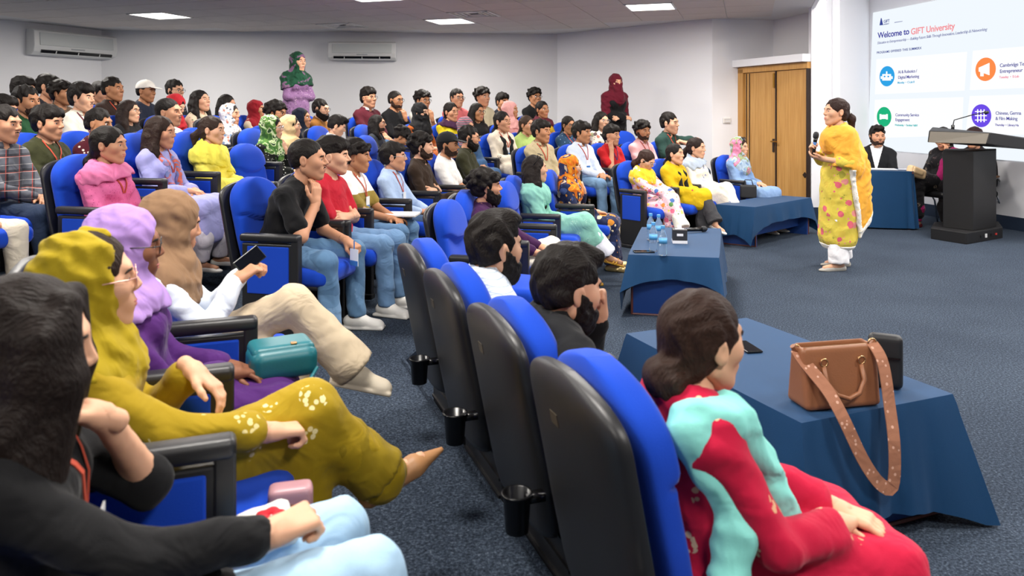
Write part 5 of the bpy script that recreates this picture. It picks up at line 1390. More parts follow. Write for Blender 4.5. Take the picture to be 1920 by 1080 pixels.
# ---------------------------------------------------------------- front row, middle block
emptychair(828, 378, 4.79, 'B', 'empty blue auditorium chair in the front row left of the man in purple', both=True)
emptychair(938, 342, 6.1, 'B', 'empty blue auditorium chair between the man in purple and the woman in sea green')
seat(912, 320, 5.35, 'B', 'bearded man in dark purple shirt and off-white trousers, legs crossed', 'man in the purple shirt',
     near=True, top='shirt', topm=C_('#3b1742'), bottom='pants', botm=C_('#dcd6c8'), hair='curly', beard='full', collar=1, skin='mid', yaw=24, pitch=-4, legs='figure4L', armR='thigh', armL='thigh', lean=18, shoe='dress', shoem=M_blackp)
seat(1004, 291, 6.62, 'B', 'woman in sea green dupatta with sunglasses on her long dark hair', 'woman in sea green',
     near=True, g='f', topm=pattern('kameez_sea', 'emb', '#86bfae', ['#a9d4c4'], 16), bottom='flare', botm=C_('#e3e4ee'), hair='long', hairc='#1c1410', sunglasses=1, shawl='wrap', shawlm=C_('#83bdad'), skin='fair', yaw=20, pitch=-3, legs='crossR', shoe='sandal', shoem=mat('sandal_ochre', '#c2902c', rough=.6))
ORA = pattern('scarf_orange', 'blotch', '#d8701c', ['#d96a18', '#e0791f', '#e89a2a', '#d8701c', '#2a2f52', '#c9b49c'], 6)
seat(1070, 291, 7.3, 'B', 'woman in orange patterned head scarf with hand on chin', 'woman in the orange scarf',
     near=True, g='f', topm=fl('kameez_navy', '#1d2546', ['#c9822e', '#3a4a78', '#d8c6a0'], 9), bottom='flare', botm=C_('#1d2546'), hijab='half', hijabm=ORA, hair='under', hairc='#6a4428', skin='fair', glasses='w', yaw=20, pitch=2, armL='chin', armR='lap', handL='curl', shoe='pump', shoem=mat('sandal_gold', '#cdb27a', rough=.35, metal=.5), drop=.34, hlow=.26)

# ---------------------------------------------------------------- front row, far block
FLO = fl('kameez_floral', '#eec3cb', ['#e06a86', '#e8843c', '#f0d26a', '#5c8a52', '#4a6fb0'], 13)
seat(1212, 281, 8.55, 'C', 'woman with bowed head in floral pink kameez and yellow dupatta', 'woman in the floral kameez', both=True,
     near=True, g='f', topm=FLO, bottom='flare', botm=C_('#e6e2d6'), hair='tied', hairc='#33201a', shawl='cowl', slow=.2, shawlm=pattern('dupatta_yellow', 'blotch', '#e8bf2a', ['#e7b92a', '#ecc63c', '#efe2c4'], 7), skin='fair', glasses='w', pitch=30, yaw=10, legs='crossL', armL='knee', armR='knee', shoe='sandal', shoem=mat('sandal_rose', '#c98f84', rough=.6))
seat(1266, 270, 8.95, 'C', 'woman in mustard yellow top with black scarf and charcoal trousers', 'woman in the mustard yellow top',
     near=True, g='f', top='abaya', hem=.5, drop=0, topm=pattern('top_mustard', 'dots', '#c9a812', ['#c9a812', '#c9a812', '#b23a3a'], 12), bottom='flare', botm=C_('#3b3b3e'), hair='tied', shawl='ends', shawlm=C_('#1a1a1c'), skin='fair', yaw=12, legs='crossL')
seat(1306, 258, 9.32, 'C', 'woman in cream suit with blue flower print and grey scarf', 'woman in the cream printed suit',
     near=True, g='f', topm=pattern('kameez_cream', 'emb', '#ebe3d6', ['#6f80b0', '#8a93b8'], 7), bottom='flare', botm=pattern('kameez_cream', 'emb', '#ebe3d6', ['#6f80b0'], 7), hair='pony', hairc='#241713', shawl='cowl', slow=.09, shawlm=C_('#a9b6c8'), skin='fair', yaw=12, legs='crossL')
seat(1387, 258, 9.8, 'C', 'woman in blue kameez with multicoloured head scarf and sunglasses on top', 'woman in the multicoloured scarf',
     near=True, g='f', topm=C_('#7f9cc4'), bottom='shalwar', botm=C_('#8aa4c4'), hijab='half', hijabm=pattern('scarf_multi', 'blotch', '#8fa7c2', ['#7d97b8', '#9fb4c8', '#a9bccd', '#8a9a6e', '#d9809f', '#e58fb0'], 5), hair='under', hairc='#2c1c14', sunglasses=1, skin='fair', yaw=8, hlow=.28)

# ---------------------------------------------------------------- second row, middle block
seat(578, 259, 4.55, 'B', 'man in black t-shirt and jeans leaning forward, hand on mouth', 'man in the black t-shirt', both=True, cpos=(-1.37, 4.55),
     near=True, topm=C_('#121214'), botm=pattern('denim_a', 'blotch', '#5a7ca0', ['#557799', '#6488ab', '#7496b8'], 3), hair='crop', beard=None, tache=1, skin='mid', yaw=14, pitch=2, lean=-13, hunch=.05, w=1.06, legs='wide', armR=((.27, -.04, .83), (.02, .12, 1), (-1, .3, 0), (.35, -.5, -1)), armL=((.40, .12, .58), (.9, -.2, -.4), (0, 0, -1)), handR='relax', handL='curl', shoe='sneaker')
seat(624, 259, 5.15, 'B', 'young man in red shirt with arms folded beside the man in black', 'young man in red',
     near=True, topm=C_('#b3182c'), botm=C_('#6b8db3'), hair='mop', tache=1, skin='fair', yaw=16, armL='crossed', armR='crossed')
seat(668, 264, 5.75, 'B', 'young man in white, mustard and navy striped t-shirt with lanyard', 'young man in the banded t-shirt',
     near=True, topm=pattern('tee_bands', 'bands', '#ffffff', [(0, '#1e2433'), (.42, '#8d7836'), (.66, '#ecebe6')], zs=(.45, 1.0)), botm=C_('#5a7ca0'), hair='curly', skin='tan', yaw=14, lanyard=2, armL='clasp', armR='clasp')
seat(738, 269, 6.35, 'B', 'young man with glasses in light blue shirt and red lanyard', 'young man in the light blue shirt',
     near=True, top='shirt', topm=C_('#a9bedd'), botm=C_('#4a6282'), hair='fringe', glasses='w', collar=1, skin='mid', yaw=16, lanyard=2, armL='clasp', armR='lap')
seat(792, 251, 6.95, 'B', 'man in dark brown shalwar suit with arms folded', 'man in the dark brown suit',
     near=True, top='shirt', topm=C_('#2f2116'), bottom='shalwar', botm=C_('#2f2116'), hair='curly', beard='short', collar=1, skin='fair', yaw=12, armL='crossed', armR='crossed', legs='crossL')
seat(840, 249, 7.5, 'B', 'bearded man in white t-shirt and black baseball cap', 'man in the black cap',
     near=True, topm=C_('#e9e6e2'), botm=C_('#3a3f4a'), cap='#1b1c1e', hair='crop', beard='short', skin='tan', yaw=2, gaze=-18)
seat(880, 236, 8.1, 'B', 'bearded man with glasses in olive green shirt', 'man in the olive shirt',
     near=True, top='shirt', topm=C_('#2e2e1a'), bottom='pants', botm=C_('#2e2e1a'), hair='short', beard='full', glasses='k', collar=1, skin='mid', yaw=16)

# ---------------------------------------------------------------- third row, middle block
PINK = pattern('kameez_pink', 'dots', '#d86a9c', ['#b8437c', '#c04f86'], 60)
seat(205, 236, 4.75, 'B', 'woman in bright pink kameez with braid over her shoulder', 'woman in pink', both=True,
     near=True, g='f', topm=PINK, botm=C_('#d9d4cf'), hair='tied', shawl='cowl', slow=.1, shawlm=C_('#cf6f9a'), skin='mid', yaw=14, lanyard=1, w=1.06, drop=.3)
seat(302, 234, 5.35, 'B', 'woman with long loose hair in lavender with patterned scarf', 'woman in lavender',
     near=True, g='f', topm=C_('#9fa0d6'), botm=pattern('lace_grey', 'emb', '#c9c4cf', ['#e6e2ea', '#a9a3b5'], 26), hair='long', hairc='#2b1d16', shawl='ends', shawlm=pattern('scarf_lav', 'blotch', '#8f8fc0', ['#9a8fc0', '#c96a5a', '#7a86b8', '#b58fb0'], 9), skin='mid', yaw=12, lanyard=1)
seat(398, 243, 5.95, 'B', 'woman in lemon yellow dupatta with dark ponytail', 'woman in lemon yellow',
     near=True, g='f', topm=C_('#e4d75c'), hair='pony', hairc='#32231b', shawl='wrap', shawlm=C_('#e6da55'), skin='fair', yaw=10, lanyard=1, lanm=C_('#4a2a2a'))
emptychair(452, 265, 6.5, 'B', 'empty blue auditorium chair between the lemon yellow and green scarved women')
GRN = pattern('scarf_green', 'blotch', '#55803a', ['#3f6a34', '#5f8a3e', '#c9d8a8', '#2c4a2c'], 12)
seat(510, 249, 7.1, 'B', 'woman with glasses in green print head scarf, hand at her mouth', 'woman in the green print scarf',
     near=True, g='f', topm=pattern('kameez_bw', 'dots', '#191b18', ['#d9d8c8'], 34), hijab='half', hijabm=GRN, hair='under', glasses='w', skin='fair', yaw=12, armL='chin', hlow=.3)
seat(545, 244, 7.75, 'B', 'woman in beige head scarf behind the man in black', 'woman in the beige scarf', g='f', topm=C_('#3a3530'), hijab='half', hijabm=C_('#cdb184'), hair='under', skin='fair', yaw=25)
seat(632, 226, 8.5, 'B', 'man in white shirt looking down, third row', 'man in white looking down', top='shirt', topm=C_('#e2e4ea'), hair='quiff', skin='fair', pitch=22, yaw=24, collar=1)
seat(708, 219, 9.6, 'B', 'young man with long hair, glasses and beard', 'young man with long hair', topm=C_('#2c3038'), hair='halflong', beard='short', glasses='k', skin='mid', yaw=10)
seat(752, 240, 8.9, 'B', 'man in navy shirt with head bowed low', 'man with bowed head', top='shirt', topm=C_('#26344e'), hair='curly', skin='tan', pitch=48, yaw=22, lean=-8, hunch=.1)

# ---------------------------------------------------------------- fourth row, left
seat(8, 198, 4.85, 'B', 'man in red and grey plaid shirt at the left edge', 'man in the plaid shirt',
     near=True, top='shirt', topm=pattern('shirt_plaid', 'plaid', '#5a5d66', [(0, .11, .22, '#23242c'), (2, .11, .22, '#23242c'), (0, .11, .06, '#b2483a'), (2, .11, .06, '#b2483a'), (2, .055, .05, '#c9c6c2')]), botm=C_('#24324a'), hair='short', tache=1, collar=1, skin='mid', yaw=8, armL='clasp', armR='clasp')
seat(90, 200, 5.45, 'B', 'heavy-set boy in olive sweatshirt with blue lanyard', 'boy in the olive sweatshirt', topm=C_('#35371f'), sleeve=.9, hair='fringe', skin='mid', yaw=12, lanyard=1, w=1.15, near=True)
seat(186, 205, 6.05, 'B', 'boy in maroon print shirt with hand over his face', 'boy in maroon', topm=pattern('tee_maroon', 'dots', '#4e1622', ['#d8cfc8'], 22), hair='short', skin='tan', yaw=10, armL='chin')
seat(317, 184, 6.95, 'B', 'young man in white shirt with black stripes', 'young man in black-striped white', topm=pattern('tee_bw', 'stripes', '#e8e4d8', ['#18181a'], .17), hair='crop', skin='mid', yaw=8, tache=1, near=True)
emptychair(357, 228, 7.5, 'B', 'empty blue auditorium chair beside the young man in black-striped white')
seat(432, 203, 8.0, 'B', 'woman in pale floral head scarf and matching kameez', 'woman in the pale floral scarf', g='f', topm=fl('kameez_pale', '#d5d2d3', ['#d98a72', '#7f96b5', '#5a5f6a'], 22), hijab='half', hijabm=fl('kameez_pale', '#d5d2d3', ['#d98a72'], 22), hair='under', skin='mid', yaw=8, near=True, hlow=.26)
seat(519, 192, 8.6, 'B', 'young man with glasses in black t-shirt and orange lanyard', 'young man with the orange lanyard', topm=C_('#15171c'), hair='curly', glasses='k', skin='tan', lanyard=1, near=True, beard='goatee')
seat(566, 203, 9.2, 'B', 'girl in navy hijab, fourth row', 'girl in the navy hijab', g='f', topm=C_('#141a28'), hijab='half', hijabm=C_('#141b2c'), hair='under', skin='tan', yaw=6)
seat(602, 187, 9.7, 'B', 'man with full beard and glasses in camel brown jacket', 'man in the camel jacket', top='shirt', topm=C_('#8a5a22'), hair='short', beard='long', glasses='k', skin='fair', near=True)

# ---------------------------------------------------------------- fifth row, left
seat(6, 180, 6.1, 'B', 'person in black half hidden at the left edge', 'person in black at the left edge', topm=C_('#15161a'), hair='mop', skin='mid')
seat(50, 162, 6.6, 'B', 'young man in dark green t-shirt with white print', 'young man in dark green', topm=C_('#1f4a2c'), hair='short', beard='goatee', skin='tan', yaw=2, near=True)
seat(154, 159, 7.3, 'B', 'young man with thick fringe in cream polo shirt', 'young man in the cream polo', topm=C_('#e2dccd'), hair='mop', collar=1, skin='fair', tache=1, lanyard=1, lanm=C_('#6a3040'), near=True)
seat(243, 188, 7.9, 'B', 'smiling girl with long dark hair and glasses in black', 'smiling girl in black', g='f', topm=C_('#17171a'), hair='long', hairc='#241814', glasses='k', skin='fair', yaw=10)
seat(329, 178, 8.6, 'B', 'woman in bright red hijab looking down', 'woman in the bright red hijab', g='f', topm=C_('#a01c26'), hijab='full', hijabm=C_('#b3242e'), glasses='w', skin='fair', pitch=22, underm=C_('#201012'))
seat(376, 168, 9.0, 'B', 'woman with very long black hair in beige embroidered shawl', 'woman in the beige shawl', g='f', topm=pattern('kameez_beige', 'dots', '#d2c3a8', ['#b07a70', '#8a8a6a'], 22), hair='long', skin='fair', pitch=-8, shawl='ends', shawlm=C_('#cbbd9f'), near=True)
seat(426, 178, 9.6, 'B', 'girl with straight black hair behind the floral scarf', 'girl with straight black hair', g='f', topm=C_('#2a2728'), hair='long', skin='mid', yaw=4)
seat(481, 188, 10.0, 'B', 'girl in dark red hijab beside the standing woman', 'girl in the dark red hijab', g='f', topm=C_('#c9b9a0'), hijab='full', hijabm=C_('#861420'), skin='tan', yaw=8, underm=C_('#1a1012'))

# ---------------------------------------------------------------- back rows, left
seat(44, 145, 7.6, 'B', 'dark-haired student at far left, face hidden behind the row ahead', 'student at far left', topm=C_('#22252c'), hair='mop', skin='mid')
seat(91, 141, 8.3, 'B', 'student with bowl-cut hair in the back left row', 'student with bowl-cut hair', topm=C_('#2c2c34'), hair='fringe', skin='mid', yaw=16)
seat(116, 153, 7.9, 'B', 'student in brown shirt peering past the fringe of the next', 'student in the brown shirt', top='shirt', topm=C_('#6a5644'), hair='curly', skin='tan')
seat(188, 156, 9.1, 'B', 'student with only dark hair showing above the back row', 'student with only hair showing', topm=C_('#2a2a2e'), hair='mop', skin='mid')
seat(212, 146, 8.6, 'B', 'young man in dark brown shirt with orange lanyard, back left', 'young man in dark brown', top='shirt', topm=C_('#33241e'), hair='short', skin='tan', lanyard=1, collar=1, near=True)
seat(274, 151, 9.2, 'B', 'boy in white baseball cap and navy jacket', 'boy in the white cap', top='shirt', topm=C_('#22293a'), cap='#e8e4dc', hair='crop', skin='tan', near=True, w=1.1)
seat(328, 150, 9.8, 'B', 'bearded student with glasses in the back row behind the red hijab', 'bearded student in the back row', top='shirt', topm=C_('#20242e'), hair='short', glasses='k', beard='short', skin='fair')
for px, py, d, lab in ((14, 165, 7.0, 'empty blue chair top at the left edge, lower one'), (6, 172, 6.5, 'empty blue chair top at the left edge, upper one')):
    emptychair(px, py, d, 'B', lab)

# ---------------------------------------------------------------- back row, right half
seat(691, 165, 10.6, 'C', 'student in maroon sweatshirt with white collar, back row', 'student in the maroon sweatshirt', topm=pattern('tee_mar2', 'bands', '#531724', [(0, '#4b1420'), (.22, '#e2ddd6'), (.32, '#531724')], zs=(.45, 1.0)), sleeve=.6, collar=1, collarm=C_('#e6e2da'), hair='mop', glasses='k', skin='mid', near=True, turn=14)
seat(742, 170, 11.0, 'C', 'student in black kurta with chin on hand, back row', 'student in the black kurta', top='shirt', topm=C_('#131316'), hair='crop', glasses='k', beard='short', skin='tan', armL='chin', turn=14)
seat(793, 172, 11.4, 'C', 'student in grey and white top with hand to his face, back row', 'student in grey and white', topm=pattern('tee_gw', 'bands', '#8a8a88', [(0, '#d8d5cc'), (.45, '#77787a'), (.6, '#dedbd2')], zs=(.45, 1.0)), hair='curly', glasses='k', skin='tan', armL='chin', turn=10)
seat(857, 167, 11.75, 'C', 'student in salmon pink t-shirt, back row', 'student in the salmon t-shirt', topm=C_('#c9686a'), hair='short', glasses='k', skin='mid')
seat(905, 165, 12.05, 'C', 'student in pale beige t-shirt, back row', 'student in the pale beige t-shirt', topm=C_('#cfc6a6'), hair='curly', skin='mid')
seat(942, 176, 12.35, 'C', 'student in navy jacket leaning sideways, back row', 'student in the navy jacket', top='shirt', topm=C_('#141926'), hair='mop', skin='tan')
seat(1003, 165, 12.8, 'C', 'student in black t-shirt and glasses in the far right corner', 'student in the far right corner', topm=C_('#111214'), hair='curly', glasses='k', skin='tan')

# ---------------------------------------------------------------- fourth row, right
seat(789, 193, 10.1, 'C', 'woman in black niqab with rust orange dress', 'woman in the black niqab', g='f', topm=C_('#a2521c'), hijab='niqab', hijabm=C_('#121214'), skin='fair', turn=14, hlow=.26, near=True)
seat(846, 192, 10.5, 'C', 'girl in yellow kameez with plum dupatta', 'girl with the plum dupatta', g='f', topm=C_('#d6c021'), hair='tied', shawl='cowl', slow=.12, shawlm=C_('#3a1c38'), skin='mid', near=True)
seat(895, 193, 10.9, 'C', 'girl with glasses in black with white beads', 'girl in black with beads', g='f', topm=C_('#141416'), hair='long', glasses='k', skin='tan')
seat(957, 190, 11.3, 'C', 'woman in pale pink hijab', 'woman in the pale pink hijab', g='f', topm=C_('#d89a98'), hijab='full', hijabm=C_('#dba09c'), skin='tan', yaw=26)
seat(1017, 189, 11.7, 'C', 'woman in yellow floral kameez with maroon dupatta', 'woman in yellow floral', g='f', topm=fl('kameez_yf', '#c9a321', ['#6a3a5a', '#b85a4a', '#8a7a2a'], 16), hair='tied', shawl='cowl', slow=.09, shawlm=C_('#5a1626'), skin='tan')
emptychair(1052, 204, 12.1, 'C', 'empty blue auditorium chair ending the row of the yellow floral woman')

# ---------------------------------------------------------------- third row, right
seat(874, 220, 9.3, 'C', 'woman in denim jacket and striped pink hijab, beige trousers', 'woman in the denim jacket', g='f', top='abaya', hem=.5, drop=0, topm=C_('#3a5a80'), bottom='pants', botm=C_('#d2c29e'), hijab='full', hijabm=pattern('hijab_str', 'stripes', '#a86a78', ['#4f6a70'], .03), skin='mid', near=True)
seat(942, 209, 9.75, 'C', 'woman in cream kameez with black scarf and orange lanyard', 'woman in cream with a black scarf', g='f', topm=pattern('kameez_cr2', 'emb', '#ddd2bf', ['#b9a68a', '#57524a'], 12), hair='tied', shawl='ends', shawlm=C_('#161618'), skin='mid', lanyard=2, near=True)
seat(988, 217, 10.1, 'C', 'girl in light green kameez behind the man in khaki', 'girl in light green', g='f', topm=C_('#a8c070'), hair='tied', hairc='#3a2a20', skin='mid')
seat(1066, 218, 10.5, 'C', 'girl with glasses in dark blue print with orange lanyard', 'girl in dark blue print', g='f', topm=pattern('kameez_db', 'dots', '#24405c', ['#7f9ab8'], 26), hair='tied', glasses='k', skin='tan', lanyard=1)
seat(1128, 209, 10.9, 'C', 'woman with glasses in white print leaning on her hand', 'woman in white print', g='f', topm=pattern('kameez_wp', 'floral', '#dcd3c6', ['#5a4a4a', '#a86a5a', '#8a8a6a'], 14), hair='long', glasses='w', shawl='ends', shawlm=C_('#17171a'), skin='fair', armL='cheek', yaw=-8)
emptychair(1165, 222, 11.25, 'C', 'empty blue auditorium chair below the standing woman in maroon')

# ---------------------------------------------------------------- second row, right
seat(1015, 226, 8.95, 'C', 'young man in khaki shirt with orange lanyard', 'young man in khaki', top='shirt', topm=pattern('shirt_khaki', 'dots', '#b3a483', ['#a39372'], 30), bottom='pants', botm=C_('#8f937c'), hair='fringe', collar=1, skin='tan', lanyard=1, near=True)
seat(1091, 230, 9.36, 'C', 'young man in white-blue pinstriped shirt and jeans', 'young man in the pinstriped shirt', top='shirt', topm=C_('#ccd6e8'), botm=C_('#6f8fb0'), hair='mop', collar=1, skin='tan', lanyard=2, near=True, armL='clasp', armR='clasp', yaw=16)
seat(1147, 236, 9.76, 'C', 'boy in red polo shirt resting his head on his hand', 'boy in the red polo', topm=C_('#b51a20'), hair='mop', collar=1, skin='mid', armR='cheek', yaw=10, near=True, lanyard=1, lanm=C_('#2a3a6a'))
seat(1205, 228, 10.1, 'C', 'bearded young man in pale pink polo shirt', 'young man in the pale pink polo', topm=C_('#e2aeb0'), hair='curly', beard='short', collar=1, skin='tan', near=True, lanyard=1)
seat(1256, 212, 10.45, 'C', 'young man in dark green polo yawning into his raised fist', 'yawning young man in dark green', topm=C_('#24403a'), hair='short', collar=1, skin='fair', near=True, lanyard=1, armL=((.2, .05, .86), (-.5, -.6, .3), (-.6, -.6, 0), (.2, 1, .1)), handL='curl', yaw=10)
seat(-105, 232, 4.2, 'B', 'person in beige trousers mostly outside the left edge', 'person outside the left edge', topm=C_('#bdb6a8'), bottom='pants', botm=C_('#d2c8b6'), hair='short', skin='mid')

# ---------------------------------------------------------------- standing at the back
P = dict(label='woman standing at the back wall in lilac print robe and green scarf', g='f', stand=True, near=True, top='kameez', topm=pattern('robe_lilac', 'dots', '#8f6a94', ['#5a3a62', '#c9b0c0'], 34), bottom='flare', botm=C_('#5c2f78'), hijab='full', hijabm=pattern('scarf_dgreen', 'blotch', '#17402c', ['#17402c', '#1f4f38', '#7a5a78'], 8), hem=.1, armL='crossed', armR='crossed', skin='fair', shoe='flat', yaw=8, cape=True, hlow=.22)
person(place(P, 559, 98, 10.9, math.radians(-40)))
P = dict(label='woman standing by the right wall in maroon niqab and black robe', g='f', stand=True, near=True, top='abaya', topm=C_('#101013'), bottom='skirt', botm=C_('#101013'), hijab='niqab', hijabm=C_('#5c0f22'), hem=.06, armL='fold', armR='fold', skin='fair', shoe='flat', cape=True, hlow=.5, yaw=-10)
person(place(P, 1155, 139, 12.0, math.radians(-62)))
# ================================================================ speaker
YEL = pattern('kameez_yellow', 'floral', '#d0bb4a', ['#d0b548', '#cf5f6e', '#cbb244', '#d98a86', '#d2be55', '#a39a3c'], 11)
P = dict(label='woman speaking into a microphone in yellow floral kameez and yellow dupatta', g='f', stand=True, near=True, top='kameez', topm=YEL, bottom='flare', botm=C_('#ecebee'), hair='pony', hairc='#2b1813',
         skin='fair', shoe='flat', shoem=mat('flat_grey', '#a9a59d', rough=.6), hem=.2, yaw=4, pitch=-2, w=1.06, sleeve=.72, lean=2,
         armR=((.25, -.04, 1.14), (.35, .5, .55), (-.4, .8, 0), (-.2, -.5, -.9)), armL=((.2, .10, 1.07), (.9, -.4, .15), (0, -.3, 1), (-.4, .5, -.9)), handR='grip', handL='relax',
         anL=(.06, .1, .08), anR=(-.08, -.1, .08), knL=(.06, .1, .49), knR=(-.02, -.1, .49), neckr=.06)
sp_root = person(place(P, 1567, 184, 7.24, math.radians(183), floor=0.0)); J, T = CACHE['last']
band = SDF(); band.u(ell((0, 0, .2), (.3, .3, .1)), 0); band.disp = None
def inflated(p): return T(p) - .006
inflated.bb = (np.array([-.35, -.35, .17]), np.array([.35, .35, .26]))
B_ = SDF().u(inflated, 0).cut((0, 0, .245), (0, 0, 1), .002).cut((0, 0, .19), (0, 0, -1), .002)
M_lace = pattern('lace_white', 'dots', '#efece6', ['#d9c873'], 60)
V_, F_ = B_.mesh(.011); obj('lace_hem', mk('lace_hem', V_, F_, [M_lace]), sp_root)
D = SDF()
nb = J['neck']
D.u(rc(J['shL'] - J['sd'] * .03, J['shR'] + J['sd'] * .03, .08, .08), 0)
D.u(ell(J['chest'] + np.array([.03, 0, .03]), (.155, .195, .17)), .06); D.u(ell(J['chest'] + np.array([.1, 0, .0]), (.085, .13, .09)), .05)
D.u(rc(J['shL'], np.array([-.02, .20, 1.0]), .085, .09), .06)
D.u(ell((-.03, .15, .86), (.20, .085, .36)), .06); D.u(ell((-.10, .14, .58), (.15, .07, .32)), .06); D.u(ell((-.12, .02, .9), (.12, .17, .4)), .06)
D.sub(rc(nb + np.array([.01, 0, -.02]), nb + np.array([.06, 0, .2]), .066, .095), .015)
plF = plane((.0, 0, .94), (.61, 0, -.11)); plB = plane((-.11, 0, .33), (-.28, 0, -.185))
D.sub(lambda p: np.maximum(-plF(p), p[:, 2] - 1.0), .01); D.inter(plB, .006)
f1 = folds(.007, 48, (.9, .2, .25), 1.0); f2 = folds(.0035, 100, (.7, .5, .6), 2.0); D.disp = lambda p: f1(p) + f2(p)
D.sub(lambda p, f=rc((0, 0, .3), nb - J['u'] * .14, .12, .1): f(p), .01)
V_, F_ = D.mesh(.010); M_dup = mat('dupatta_amber', '#eba93c', rough=.75, spec=.2, sheen=.2, bump=.2, bscale=300, wrinkle=.5)
obj('dupatta', mk('dupatta', V_, F_, [M_dup]), sp_root)
def dinf(p): return D(p) - .005
dinf.bb = (np.array([-.4, -.3, .25]), np.array([.3, .35, 1.02]))
L_ = SDF().u(dinf, 0).cut((0, 0, .98), (0, 0, 1), .002).inter(lambda p: np.minimum(-plF(p) - .03, -plB(p) - .03), .002)
V_, F_ = L_.mesh(.010)
if len(V_): obj('lace_edge', mk('lace_edge', V_, F_, [M_lace]), sp_root)
cl_ = SDF().u(ell((-.12, 0, .0), (.022, .03, .03)), 0); cl_.disp = folds(.005, 220, (1, 1, 1), 0)
meshobj('hairtie', cl_.mesh(.006), 'hair_tie', C_('#dfe6e2'), sp_root, J['head'], J['RS'])
def hand_pos(root, J, n, off):
    fd, pn = J['hd' + n]; R = frame(fd, -np.asarray(pn, float)); p = J['wr' + n] + R @ np.array(off)
    Rz = rotm(math.degrees(root.rotation_euler.z)); return np.array(root.location) + Rz @ (p * root.scale[0]), Rz @ R
mp, mR = hand_pos(sp_root, J, 'R', (.095, 0, -.035))
mic = empty('microphone', mp); tag(mic, 'black wireless microphone in the hand of the woman in yellow', 'microphone')
MB().lathe([(.013, -.12), (.016, -.1), (.018, .05), (.022, .07)], 14).obj('handle', M_blackm, mic, smooth=True); MB().lathe([(.02, .07), (.027, .085), (.027, .11), (.02, .13), (.006, .137)], 14).obj('grille', mat('mic_grille', '#2c2d30', rough=.6, metal=.4, bump=.8, bscale=300), mic, smooth=True)
MB().lathe([(.0175, .0), (.019, .005), (.019, .03), (.0175, .035)], 14).obj('band', mat('mic_band', '#4f7fc0', rough=.4), mic); mic.rotation_euler = (math.radians(4), math.radians(6), 0)

# ================================================================ people behind the lectern, on visitor chairs
def visitor_chair(loc, rz, label):
    t = empty('visitor_chair', loc, rz); tag(t, label, 'chair', 'black visitor chairs by the screen wall')
    lea = mat('black_leather', '#17171a', rough=.4, bump=.15, bscale=90)
    V, F_ = cached('vseat', lambda: SDF().u(bxs((.06, 0, .44), (.25, .24, .045), .04), 0), .014); meshobj('vseat', (V, F_), 'seat', lea, t)
    V, F_ = cached('vback', lambda: SDF().u(bxs((-.2, 0, .74), (.04, .23, .22), .035, rotm(0, -12, 0)), 0), .014); meshobj('vback', (V, F_), 'backrest', lea, t)
    for y in (-.25, .25):
        MB().tube([(.3, y, 0), (.24, y, .3), (.16, y, .5), (.1, y, .62), (-.12, y, .66), (-.19, y, .6)], .012, 8).obj('frame_tube', M_chrome, t, smooth=True)
        MB().tube([(-.26, y, 0), (-.2, y, .3), (-.1, y, .42)], .012, 8).obj('leg', M_chrome, t, smooth=True)
        MB().box((.0, y, .675), (.26, .045, .025)).obj('armrest', mat('arm_wood', '#8a5a30', rough=.4), t, bevel=.008)
    return t
def vseat(px, py, d, ang, label, clabel, **P):
    P['label'] = label; P.setdefault('near', True); P.setdefault('shoe', 'flat'); P['smax'] = 1.06
    P = place(P, px, py, d, math.radians(ang), floor=0.0); r = person(P); visitor_chair(P['loc'], math.radians(ang), clabel); return r, CACHE['last'][0]
vseat(1645, 233, 10.4, -118, 'man in black suit and white shirt behind the side table', 'black visitor chair under the man in a suit', top='suit', topm=C_('#15161a'), bottom='pants', botm=C_('#15161a'), hair='quiff', beard='short', skin='mid', yaw=22, armL='thigh', armR='thigh', shoe='dress', shoem=M_blackm, collar=1, collarm=C_('#f0f0f2'))
MAG = C_('#8a1452')
w1, Jw = vseat(1768, 236, 10.0, 205, 'woman in black and magenta hiding her face behind the lectern', 'black visitor chair under the woman in magenta', g='f', top='kameez', topm=pattern('kameez_blk', 'emb', '#141216', ['#8a7a6a', '#5a4a4a'], 14), bottom='shalwar', botm=MAG, hair='tied', skin='mid', shawl='left', shawlm=MAG, armL='cheek', armR='lap', pitch=20, yaw=10, drop=.32, shoem=C_('#5a1420'), legs='crossL')
vseat(1826, 235, 9.95, 215, 'person with dark hair mostly hidden behind the lectern', 'black visitor chair hidden behind the lectern', g='f', top='kameez', topm=C_('#1a1618'), bottom='shalwar', botm=C_('#1c1a1c'), hair='tied', hairc='#2a1512', skin='mid', shoem=C_('#5a1420'))

# ================================================================ small things
def bag_sdf(w_, h_, d_, rnd=.02, taper=.75):
    def f(p):
        t = np.clip((p[:, 2]) / h_, 0, 1); k = 1 - (1 - taper) * t
        q = np.abs(np.stack([p[:, 0], p[:, 1] / k, p[:, 2] - h_ / 2], 1)) - (np.array([w_ / 2, d_ / 2, h_ / 2], np.float32) - rnd)
        return (np.linalg.norm(np.maximum(q, 0), axis=1) + np.minimum(q.max(axis=1), 0) - rnd) * .8
    f.bb = (np.array([-w_ / 2, -d_ / 2, 0]), np.array([w_ / 2, d_ / 2, h_])); return f
